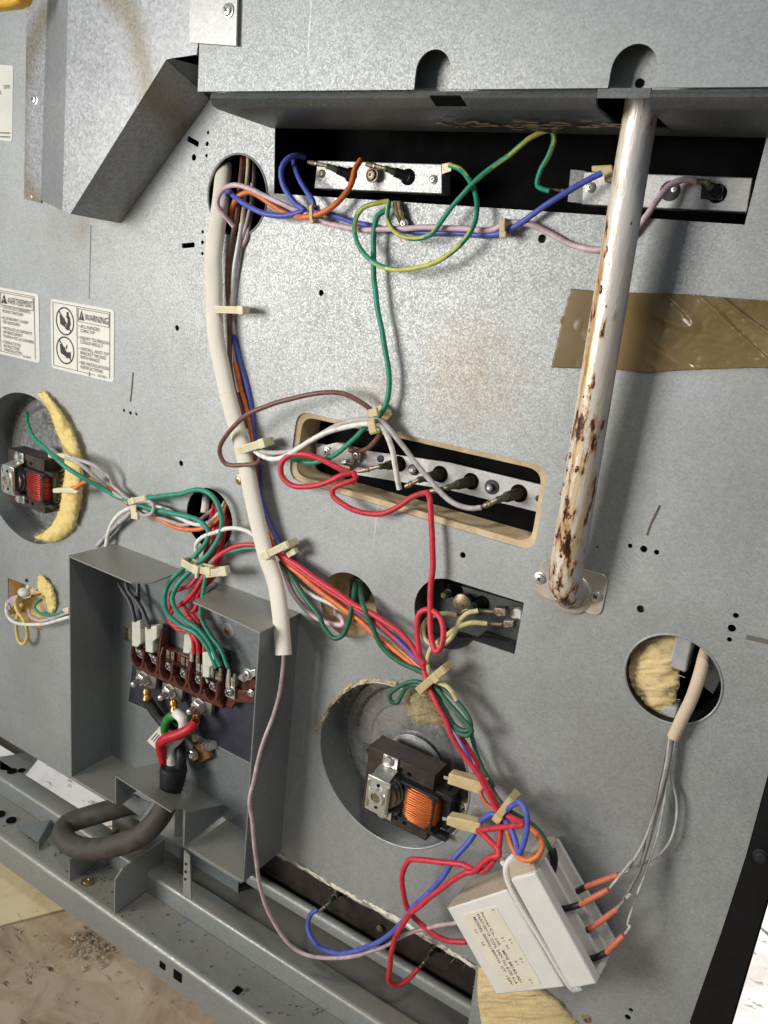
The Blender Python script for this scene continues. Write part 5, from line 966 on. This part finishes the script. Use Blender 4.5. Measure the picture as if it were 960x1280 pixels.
# ================================================================== terminal block and power cord
scr = [(165, 465), (250, 500), (335, 540), (425, 585), (515, 620), (600, 660), (695, 700)]
SP = [Q('T7', x, y, 15) for x, y in scr]; sp = (SP[6] - SP[0]).length / 6; ub = (SP[6] - SP[0]).normalized(); vb = Vector((-ub.z, 0, ub.x)); wb = Vector((0, -1, 0)); AX = (ub, (0, 1, 0), vb)
TBk = thing("terminal_block", "maroon terminal block with three stud bolts inside the box", "terminal block", Q('T7', 400, 640, 3))
for i in range(3):
    c = (SP[2 * i] + SP[2 * i + 1]) * .5; hw = sp * .96
    mb = MB(); mb.box(c + Vector((0, .0095, 0)) - vb * sp * .2, hw, .0045, sp * 1.0, AX); mb.build("base_section", MAR, TBk, bevel=.0008)
    for s_ in (-1, 1):                 # one rounded pocket round each screw
        cc = c + ub * (sp * .5 * s_)
        def pk(r, lo): return [cc + ub * (r * math.cos(a)) + vb * (r * 1.15 * math.sin(a) - sp * .25) for a in [math.pi + math.pi * k / 10 for k in range(11)]] + [cc + ub * r + vb * (sp * lo), cc - ub * r + vb * (sp * lo)]
        o_, i_ = pk(sp * .47, .35), pk(sp * .36, .35); n_ = len(o_); vs = []; f_ = Vector((0, -.0030, 0)); b_ = Vector((0, .0075, 0))
        vs = [p + f_ for p in o_] + [p + f_ for p in i_] + [p + b_ for p in o_] + [p + b_ for p in i_]; fs = []
        for k in range(n_ - 1):
            fs += [(k, k + 1, n_ + k + 1, n_ + k), (2 * n_ + k + 1, 2 * n_ + k, k, k + 1)[::-1], (n_ + k, n_ + k + 1, 3 * n_ + k + 1, 3 * n_ + k)]
        MB().add(vs, fs).build("screw_pocket", MAR, TBk, smooth=30)
    for s_, h_ in ((-1, .9), (1, 1.75)):
        fin = [c + ub * (hw * s_ - .0011) + vb * (sp * a) + wb * b for a, b in ((-.9, -.002), (-.3, .003), (.4, .002), (h_, -.001), (h_, -.009), (-.9, -.009))]
        MB().prism(fin, ub * .0022).build("fin", MAR, TBk, bevel=.0005)
    MB().prism([c + ub * (hw * a) + vb * (sp * b) + Vector((0, .010, 0)) for a, b in ((.35, .6), (1, .6), (1, 1.75), (.35, 1.75))], (0, .002, 0)).build("back_plate", MAR, TBk, bevel=.0005)
for i, pS in enumerate(SP):
    o = MB().lathe(pS + Vector((0, .002, 0)), wb, [(0, .0040), (.0012, .0040), (.0024, .0032), (.0028, .0015)], 16).build("terminal_screw", CHR, TBk)
    MB().box(pS + wb * .0010, .0028, .00022, .0005, ((ub + vb).normalized(), (0, 1, 0), (vb - ub).normalized())).box(pS + wb * .0010, .0005, .00022, .0028, ((ub + vb).normalized(), (0, 1, 0), (vb - ub).normalized())).build("drive_recess", INK, o)
    MB().box(pS + Vector((0, .0035, 0)) - vb * .001, .0052, .0006, .0052, AX).build("pressure_plate", CHR, TBk)
    tb_ = MB()
    for k in (-1, 1):
        tb_.box(pS + ub * (k * .0030) + vb * .0085 + Vector((0, .003, 0)), .0021, .0004, .0055, AX)
    tb_.build("spade_tab", CHR if i > 3 else OXI, TBk)
for k, (x, y) in enumerate(((478, 450), (515, 460), (600, 530), (650, 565), (700, 570), (735, 600))):
    p = Q('T7', x, y + 30, 17); MB().tube([p + vb * .007, p + vb * .002, p - vb * .005], [.0013, .0019, .0021], 8, flat=.7).build("crimped_spade", OXI if k % 2 else CHR, TBk)
# maroon end bracket at the right
mb = MB(); slab(mb, 'T7', [(700, 680), (860, 690), (862, 765), (740, 760), (715, 800), (680, 780)], 6, 10); mb.build("end_bracket", MAR, TBk, bevel=.0008)
slab(MB(), 'T7', [(735, 690), (790, 630), (862, 600), (862, 680)], 3, 7).build("end_bracket", MAR, TBk, bevel=.0008)
screw('T7', 832, 703, 11, 4, TBk); slab(MB(), 'T7', [(740, 610), (800, 570), (860, 560), (862, 600), (790, 640)], 8, 10).build("bus_bar", CHR, TBk, bevel=.0006); screw('T7', 815, 590, 10, 6, TBk)
studs = [((195, 612), (120, 655)), ((352, 690), (285, 735)), ((528, 775), (455, 820))]
PLT = plastic("grey_plate", (.24, .22, .20), .45, .15, .2, 100, metal=.4)
for (bx, by), (tx, ty) in studs:
    A, B = Q('T7', bx, by, 9), Q('T7', tx, ty, 26)
    slab(MB(), 'T7', [(bx - 50, by - 52), (bx + 72, by - 5), (bx + 62, by + 75), (bx - 50, by + 28)], 4, 9).build("stud_plate", PLT, TBk, bevel=.0006)
    a_ = (B - A).normalized(); Ls = (B - A).length; prf = [(-.001, .0030)]; k = .006
    while k < Ls - .001: prf += [(k, .0030), (k + .0007, .0026)]; k += .0014
    MB().lathe(A, a_, prf + [(Ls, .0022)], 16).build("stud_bolt", CHR, TBk, smooth=80)
    MB().lathe(A, wb, [(0, .0078), (.0010, .0078), (.0011, .0060), (.0058, .0060), (.0064, .0050)], 6).build("hex_nut", CHR, TBk, smooth=20)
PC = thing("power_cord", "thick dusty black power cord looping out below the terminal box", "power cord", PZ(110, 1070, zO + .003))
cp = [Q('V3', 348, 640, 28), Q('V3', 325, 700, 32), Q('G6', 950, 590, 38), Q('G6', 850, 690, 46), Q('G6', 700, 752, 54), Q('G6', 540, 775, 60), Q('G6', 415, 740, 62), Q('G6', 375, 680, 58), Q('G6', 405, 625, 48), Q('G6', 500, 588, 36), Q('G6', 620, 552, 24), Q('G6', 730, 522, 12), Q('G6', 850, 490, -4), Q('G6', 950, 470, -20)]
MB().tube(cat_rom(cp, .004), .0104, 22).build("jacket", CORD, PC, smooth=60)
j0_, j1_ = Q('V3', 372, 470, 26), Q('V3', 350, 640, 28)
MB().tube([j0_, j0_.lerp(j1_, .1), j0_.lerp(j1_, .6), j1_], [.0118, .0126, .0112, .0092], 22).build("jacket_end", BLKP, PC)
def core(nm, mat, pts, r): return MB().tube(cat_rom([Q(*p) for p in pts]), r, 14).build(nm, mat, PC, smooth=60)
core("red_core", WM['vred'], [('V3', 325, 490, 24), ('V3', 305, 410, 30), ('V3', 290, 340, 34), ('V3', 320, 305, 36), ('V3', 400, 278, 34), ('V3', 470, 240, 30), ('V3', 498, 210, 26)], .0046)
core("white_core", WM['white'], [('V3', 362, 490, 24), ('V3', 350, 420, 25), ('V3', 350, 360, 24), ('V3', 400, 300, 22), ('V3', 430, 240, 20), ('V3', 420, 185, 20), ('V3', 385, 150, 18)], .0046)
core("green_core", WM['vgreen'], [('V3', 395, 480, 14), ('V3', 370, 350, 12), ('V3', 322, 270, 14), ('V3', 325, 205, 17), ('V3', 365, 165, 18), ('V3', 430, 168, 14), ('V3', 470, 210, 10), ('V3', 490, 270, 9)], .0042)
core("black_core", BLKP, [('V3', 410, 480, 22), ('V3', 415, 400, 20), ('V3', 385, 290, 12), ('V3', 300, 195, 11), ('V3', 250, 130, 12), ('V3', 215, 75, 13)], .0050)
core("yellow_strand", WM['yellow'], [('V3', 488, 270, 10), ('V3', 500, 320, 11)], .0022)
for pa_, pb_ in (((208, 5), (210, 70)), ((368, 70), (376, 140)), ((512, 150), (498, 205))):
    A, B = Q('V3', *pa_, 15), Q('V3', *pb_, 17 if pa_[0] < 500 else 24); MB().tube([A, A.lerp(B, .2), A.lerp(B, .45), A.lerp(B, .55), A.lerp(B, .8), B], [.0030, .0038, .0038, .0030, .0040, .0042], 14).build("copper_crimp", COPC, PC)
gl = thing("ground_lug", "tarnished copper ground lug with a hex nut in the terminal box", "ground lug", Q('V3', 520, 390, 2))
slab(MB(), 'V3', [(485, 345), (530, 335), (575, 365), (590, 420), (540, 445), (490, 460), (468, 430), (475, 380)], 3, 8).build("clamp", COPD, gl, bevel=.001)
MB().lathe(Q('V3', 493, 398, 10), wb, [(0, .0058), (.004, .0058), (.0045, .0045)], 6).build("hex_nut", CHR, gl, smooth=20); MB().lathe(Q('V3', 490, 400, 14), wb, [(0, .0026), (.004, .0024)], 12).build("bolt", CHR, gl)
for k in range(3): MB().lathe(Q('V3', 570 + 18 * k, 345 - 3 * k, 5), (1, -.3, .1), [(0, .0060 - .0008 * k), (.0015, .0060 - .0008 * k)], 14).build("star_washer", CHR, gl)
pt = MB().prism([Q('V3', 300, 215, 9), Q('V3', 210, 318, 9), Q('V3', 268, 372, 9), Q('V3', 330, 300, 9)], (0, .0004, 0)).build("paper_tag", PAPER); tag(pt, "small white paper tag behind the red cord core", "tag")
uu = (Q('V3', 300, 215, 9) - Q('V3', 210, 318, 9)).normalized(); vv = Vector((uu.z, 0, -uu.x)) * -1
for k in range(4):
    c = Q('V3', 232 + k * 12, 315 + k * 10, 9.3); MB().box(c + uu * .008, .0065, .0001, .0005, (uu, (0, 1, 0), vv)).build("printed_line", INKG, pt)

# ================================================================== fan motors
def motor(label, org, sc, coil, bracket_tilt=0.0, fan=GI):
    t_ = thing("fan_motor", label, "fan motor", org)
    def L(u, v, w_): return org + Vector((u * sc, -w_ * sc, v * sc)) * .001
    def bx_(u0, u1, v0, v1, w0, w1): return [L(u0, v0, w1), L(u1, v0, w1), L(u1, v1, w1), L(u0, v1, w1)], Vector((0, (w1 - w0) * sc * .001, 0))
    MB().prism([L(*p, 0) for p in ((0, 0), (53, 0), (53, 14), (34, 14), (34, 38), (53, 38), (53, 52), (0, 52))], Vector((0, .018 * sc, 0))).build("laminated_core", LAM, t_, bevel=.0006)
    for u, v in ((27, 45), (34, 44.5), (28, 6.5), (35, 6)): MB().lathe(L(u, v, .1), (0, -1, 0), [(0, .0016 * sc), (.0003, .0016 * sc)], 12).build("rivet_hole", VOID, t_)
    # coil: layers of enamelled wire wound round the bobbin
    c0 = L(46, 26, -7); n = 28; mb = MB()
    for k in range(15):
        h_ = -12.2 + 24.4 * k / 14; g_ = 1 - .10 * (abs(k - 7) / 7) ** 4 + random.uniform(-.012, .012); pts = []; tilt = random.uniform(-.25, .25)
        for i in range(n + 1):
            a = 2 * math.pi * i / n; ca, sa = math.cos(a), math.sin(a); e = .42
            pts.append(c0 + Vector((12.2 * g_ * math.copysign(abs(ca) ** e, ca), 13.0 * g_ * math.copysign(abs(sa) ** e, sa), h_ + tilt * ca + random.uniform(-.08, .08))) * (sc * .001))
        mb.tube(pts, .00098 * sc, 7, cap=False)
    mb.build("coil", coil, t_, smooth=80)
    MB().box(c0, .0115 * sc, .0122 * sc, .0125 * sc).build("coil_core", BLKP, t_)
    for v0 in (11, 38.6): MB().prism(*bx_(31, 60, v0, v0 + 2.2, -22, 5.5)).build("bobbin_flange", BLKP, t_, bevel=.0005)
    MB().prism(*bx_(53, 66, 13, 39, -16, -3)).build("bobbin_side", BLKP, t_, bevel=.0008)
    for v in (40, 9): MB().prism(*bx_(56, 68, v - 1, v + 3, -4, 2)).build("terminal_holder", BLKP, t_, bevel=.0005)
    # rotor and front bearing bracket
    MB().lathe(L(20, 27, -2), (0, -1, 0), [(0, .0125 * sc), (.004 * sc, .0125 * sc), (.0045 * sc, .0115 * sc), (.007 * sc, .0118 * sc), (.0075 * sc, .0108 * sc), (.011 * sc, .011 * sc), (.012 * sc, .008 * sc)], 36).build("rotor", plastic("rotor_steel", (.30, .29, .27), .35, .2, .1, 200, metal=.9), t_)
    br = MB().prism([L(*p, 14) for p in ((10, 14), (28, 14), (28, 41), (10, 41))], Vector((0, .0016 * sc, 0))).build("bearing_bracket", CHR, t_, bevel=.0005)
    for v0, v1 in ((41, 52), (3, 14)):
        MB().prism([L(13, v0 if v1 < 20 else v1, 1.6), L(25, v0 if v1 < 20 else v1, 1.6), L(25, v0 if v1 < 20 else v1, .1), L(13, v0 if v1 < 20 else v1, .1)], Vector((0, 0, (v1 - v0) * .72 * sc * .001 * (1 if v1 < 20 else -1)))).build("bracket_foot", CHR, t_, bevel=.0004)
        e = v0 if v1 > 20 else v1; s_ = 1 if v1 > 20 else -1
        MB().prism([L(12, e, 14), L(26, e, 14), L(26, e + s_ * 3.2, 1.6), L(12, e + s_ * 3.2, 1.6)], Vector((0, .0012, -.0012 * s_)) * sc).build("bracket_arm", CHR, t_, bevel=.0004)
        sv = (v0 + v1) / 2 + 1.5 * s_
        o = MB().lathe(L(18, sv, 1.6), (0, -1, 0), [(0, .0042 * sc), (.0016 * sc, .004 * sc), (.0028 * sc, .0028 * sc), (.003 * sc, .001 * sc)], 14).build("screw", CHR, t_)
    MB().lathe(L(19, 27.5, 14), (0, -1, 0), [(0, .0068 * sc), (.0012 * sc, .0062 * sc), (.0026 * sc, .0058 * sc), (.0026 * sc, .0036 * sc), (.0012 * sc, .0034 * sc)], 24).build("bearing", CHR, t_)
    MB().lathe(L(19, 27.5, 15.5), (0, -1, 0), [(0, .0034 * sc), (.0006 * sc, .003 * sc)], 14).build("shaft_end", OXI, t_)
    for v in (19, 36): MB().lathe(L(19, v, 14.1), (0, -1, 0), [(0, .0013 * sc), (.0003, .0013 * sc)], 10).build("rivet_hole", VOID, t_)
    for u in (11.5, 26.5): MB().tube([L(u, 17, 14.3), L(u, 38, 14.3)], .0011 * sc, 8).build("pressed_rib", CHR, t_)
    # mounting plate behind
    MB().prism([L(*p, -19) for p in ((-16, 38), (0, 40), (60, 40), (66, 30), (66, 12), (0, 10), (-4, 30), (-16, 30))], Vector((0, .0015, 0))).build("mounting_plate", GU, t_)
    MB().lathe(L(-10, 34, -18.8), (0, -1, 0), [(0, .002), (.0003, .002)], 12).build("bolt_hole", VOID, t_)
    MB().lathe(L(22, 30, -30), (0, -1, 0), [(0, .024 * sc), (.001, .024 * sc), (.003, .022 * sc), (.004, .010 * sc)], 40).build("impeller_hub", fan, t_)
    return t_
m1 = motor("large fan motor with an orange copper coil in the lower well", P(452, 1011, .006), 1.14, COILO)
m2 = motor("smaller-looking fan motor with a dark red coil at the left edge", P(12, 626, .010), 1.06, COILR)

# ================================================================== white box hanging at lower right
WB = thing("control_module", "white plastic module with a cream label hanging at the lower right", "control box", Q('C5', 400, 700, 12))
def at49(pts, d0, d1, dref=49):        # outline measured on the front face, slid back along the panel normal
    return MB().prism([Q('C5', x, y, dref) + Vector((0, (dref - d1) / 1000, 0)) for x, y in pts], (0, (d1 - d0) / 1000, 0))
bpts = [(65, 535), (322, 452), (572, 872), (275, 905)]
at49(bpts, 8, 44, 44).build("body", WHT, WB, bevel=.0012)
pa0, pa1 = Q('C5', 65, 535, 43.2), Q('C5', 322, 452, 43.2); up_ = Vector((-(pa1 - pa0).z, 0, (pa1 - pa0).x)).normalized()
MB().prism([pa0 + up_ * .0002, pa1 + up_ * .0002, pa1 + up_ * .0002 + Vector((0, .034, 0)), pa0 + up_ * .0002 + Vector((0, .034, 0))], up_ * .0005).build("stained_end", WHTD, WB)
hp = [(335, 408), (441, 380), (708, 858), (592, 880)]
at49(hp, 41, 49).build("raised_housing", WHT, WB, bevel=.0012)
core_ = [(335, 412), (405, 392), (660, 862), (592, 876)]; at49(core_, 6, 41.5).build("inner_core", WHT, WB)
for d0, d1 in ((29, 32), (18, 21), (5, 8)): at49([(335, 408), (441, 380), (708, 858), (592, 880)], d0, d1).build("side_fin", WHT, WB, bevel=.0006)
at49([(335, 408), (441, 380), (425, 360), (350, 384)], 8, 46).build("stained_end", WHTD, WB, bevel=.0006)
at49([(690, 832), (706, 858), (592, 880), (590, 866)], 5, 40).build("lower_end", WHT, WB, bevel=.0006)
el = [(312, 372), (330, 335), (360, 312), (410, 315), (441, 380), (335, 410)]; at49(el, 36, 44, 44).build("end_lug", WHTD, WB, bevel=.001)
rb = [Q('C5', *p) for p in ((345, 318, 42), (315, 352, 46), (310, 390, 47), (325, 440, 47), (360, 510, 47), (470, 690, 47), (570, 855, 47), (600, 890, 46), (635, 882, 44))]
MB().tube(cat_rom([p + Vector((0, .0030, 0)) for p in rb]), .0023, 14).build("rib", WHT, WB)
MB().tube([Q('C5', 290, 320, 30), Q('C5', 320, 352, 36)], .0022, 10).build("peg", WHT, WB); MB().tube([Q('C5', 300, 308, 20), Q('C5', 350, 296, 24)], .0014, 8).build("spring_clip", CHR, WB)
lp = [(127, 563), (272, 524), (468, 856), (312, 893)]
LW = [Q('C5', x, y, 44.4) for x, y in lp]
lab_ = MB().prism(rrect(LW, .002, 3), (0, .0004, 0)).build("module_label", PAPERY, WB); lab_["label"] = "cream printed label"
du = (LW[3] - LW[0]).normalized(); dv = (LW[1] - LW[0]).normalized(); Llen = (LW[3] - LW[0]).length; Wl = (LW[1] - LW[0]).length
nn_ = Vector((0, -1, 0)); dvo = nn_.cross(du).normalized()
if dvo.dot(dv) < 0: dvo = -dvo
def lt_(s_, a, b, size, fit=None): text(s_, Wl * size, LW[0] + (LW[3] - LW[0]) * a + (LW[1] - LW[0]) * b + Vector((0, -.0002, 0)), du, dvo, INKG, lab_, lift=.0, fit=fit, bold=.008)
for s_, a, b, z_ in (("L1", .20, .12, .10), ("L2", .36, .12, .10),  ("H1", .46, .70, .09), ("2 1", .36, .70, .09), ("2 +", .40, .86, .09), ("0 +", .64, .86, .09), ("0 1", .66, .70, .09), ("0 -", .02, .86, .09), ("0 +", .90, .80, .09)):
    lt_(s_, a, b, z_)
lt_('MODEL 00000(1800W)  CT  120V', .05, .27, .10, Llen * .88); lt_('PART 00115  COIL 240V No 8100 41A', .03, .40, .10, Llen * .90); lt_('Ponnan Co., Ltd.   MFG 88182-001', .02, .53, .10, Llen * .90)

# ================================================================== glass wool
def wool(name, label, inner, outer, fr, bulge, base, mat, cat="insulation", nseg=90, fuzz=260, hair=None):
    A = cat_rom([Vector((x, y, 0)) for x, y in inner], 30); B = cat_rom([Vector((x, y, 0)) for x, y in outer], 30)
    def at(L, t): f_ = t * (len(L) - 1); i = min(int(f_), len(L) - 2); return L[i].lerp(L[i + 1], f_ - i)
    vs = []; fs = []; M = 26; tops = []
    for i in range(nseg + 1):
        t_ = i / nseg; a, b = at(A, t_), at(B, t_)
        for k in range(M):
            g_ = 2 * math.pi * k / M; s_ = .5 - .5 * math.cos(g_); hgt = math.sin(g_)
            e = max(.15, math.sin(math.pi * min(1, max(0, t_))) ** .35)
            p2 = a.lerp(b, s_); d_ = base + bulge * hgt * e
            p = Q(fr, p2.x, p2.y, d_); nz = noise.noise(p * 130) * .0026 + noise.noise(p * 420) * .0018 + noise.noise(p * 1100) * .0005
            p += Vector((nz * .6, -nz, nz * .5)); vs.append(p); tops.append(p) if hgt > 0 else None
    for i in range(nseg):
        for k in range(M): fs.append((i * M + k, i * M + (k + 1) % M, (i + 1) * M + (k + 1) % M, (i + 1) * M + k))
    fs += [tuple(range(M)), tuple(nseg * M + k for k in range(M))]
    t2 = thing(name, label, cat, vs[0]); MB().add(vs, fs).build("wool_batt", mat, t2, smooth=180)
    mb = MB()
    for _ in range(fuzz * 6):
        p = random.choice(tops) + Vector((random.uniform(-.002, .002), 0, random.uniform(-.002, .002))); d1 = Vector((random.gauss(0, 1), -abs(random.gauss(0, .22)), random.gauss(0, 1))).normalized(); d2 = (d1 + Vector((random.gauss(0, .5), random.gauss(0, .3), random.gauss(0, .5)))).normalized()
        l_ = random.uniform(.002, .0075); mb.tube([p, p + d1 * l_ * .5, p + d1 * l_ * .5 + d2 * l_ * .5], .00007, 3, cap=False)
    o = mb.build("loose_fibres", hair or mat, t2, smooth=0); o["kind"] = "stuff"; return t2
wool("glass_wool", "yellow glass wool bulging out around the left fan", [(285, 75), (380, 215), (430, 360), (480, 490), (490, 690), (470, 850), (435, 1000), (360, 1110), (265, 1165)], [(345, 55), (480, 225), (570, 390), (622, 560), (635, 760), (610, 950), (560, 1100), (420, 1205), (280, 1180)], 'W6', 9, 2, FIB, hair=HAIR)
wool("glass_wool", "yellow wool disc in the small square hole at far left", [(470, 190), (445, 260), (470, 360), (540, 450), (560, 540), (570, 620)], [(500, 175), (580, 250), (640, 350), (672, 470), (670, 580), (640, 640)], 'W7', 4, 2, FIB, fuzz=40, hair=HAIR)
wool("glass_wool", "yellow wool tuft hanging under the white module", [(598, 1210), (596, 1240), (600, 1270), (605, 1300)], [(625, 1205), (680, 1235), (718, 1272), (735, 1300)], 'O', 9, 0, FIBO, fuzz=70, hair=HAIR)
wool("glass_wool", "wad of tan wool filling the right round hole", [(905, 0), (1, 1)] and [(395, 400), (375, 500), (395, 600), (450, 690)], [(600, 350), (610, 480), (600, 600), (570, 720)], 'P2', 7, -13, FIBO, fuzz=50, hair=HAIR)
wool("dust_wad", "dusty lint wad hanging above the large fan", [(160, 230), (140, 280), (170, 370), (220, 450)], [(270, 230), (340, 310), (400, 400), (440, 470)], 'W8', 8, 2, FIBD, "lint", fuzz=200, hair=HAIRD)
wool("glass_wool", "scrap of tan wool beside the lower fan connector", [(640, 590), (650, 640), (670, 690)], [(720, 580), (740, 620), (730, 670)], 'C1', 4, -4, FIBD, fuzz=60)
wool("glass_wool", "thin rim of tan wool round the top of the large fan well", [(40, 305), (110, 200), (200, 125), (290, 108), (370, 118)], [(80, 265), (125, 170), (200, 103), (290, 90), (395, 108)], 'C1', 1.2, .3, FIBT, fuzz=12, hair=HAIRD)
wool("glass_wool", "ragged strip of pale wool along the panel's lower edge", [(178, 182), (300, 245), (430, 320), (600, 405), (700, 465), (890, 585)], [(200, 188), (300, 258), (420, 330), (590, 420), (690, 482), (890, 596)], 'D4', 1.3, .6, PAPERY, fuzz=8, hair=HAIR)
# grey blocks and dark plate seen in the right round hole
for lab, pts in (("upper pale grey foam block in the right round hole", [(590, 360), (660, 385), (632, 518), (562, 492)]), ("lower pale grey foam block in the right round hole", [(540, 648), (600, 655), (590, 715), (555, 722), (512, 692)])):
    tag(slab(MB(), 'P2', pts, -22, -8).build("foam_block", plastic("grey_block", (.42, .42, .42), .7, .1, .2, 150), bevel=.0015), lab, "foam block")
tag(slab(MB(), 'P2', [(700, 420), (800, 480), (740, 600), (690, 560)], -30, -26).build("inner_plate", GU), "dark steel plate deep in the right round hole", "plate")

# ================================================================== grit
def grit(name, label, n, fn, mat, lo=.0004, hi=.0016):
    mb = MB()
    for _ in range(n):
        p = fn(); r_ = random.uniform(lo, hi) * random.random() ** .5 + lo * .5; b = len(mb.v); mb.ball(p, r_, r_ * random.uniform(.5, 1), r_ * random.uniform(.3, .6), 6)
        for k in range(b, len(mb.v)): mb.v[k] += Vector((random.uniform(-1, 1), random.uniform(-1, 1), random.uniform(-.5, .5))) * r_ * .3
    o = tag(mb.build(name, mat, smooth=0), label, "debris"); o["kind"] = "stuff"
GRT = plastic("grit", (.16, .12, .08), .9, .5, .3, 300); GRT2 = plastic("pale_grit", (.42, .34, .25), .9, .4, .3, 300)
grit("grit", "dark crumbs scattered along the base rails", 170, lambda: Vector((random.uniform(-.75, -.10), -random.uniform(dPan + .001, dO - .004), zO + .0004)), GRT, .0002, .0019)
grit("floor_grit", "crumbs and chips scattered over the stone floor", 260, lambda: Vector((random.uniform(-.85, -.25), random.uniform(-.25, -.05), .0004)), GRT2, .0005, .0022)
grit("tray_grit", "flecks of debris on the cord tray", 70, lambda: Vector((random.uniform(fx0 + .004, fx1 - .004), random.uniform(fy + .003, -.02), zO + .0033)), GRT, .0004, .0014)
def clump():
    c = PZ(115, 1188, 0); return Vector((c.x + random.gauss(0, .014), c.y + random.gauss(0, .009), abs(random.gauss(0, .0012))))
grit("dirt_clump", "grey-brown clump of crumbled dirt on the floor by the rail", 100, clump, GRT2, .001, .0036)
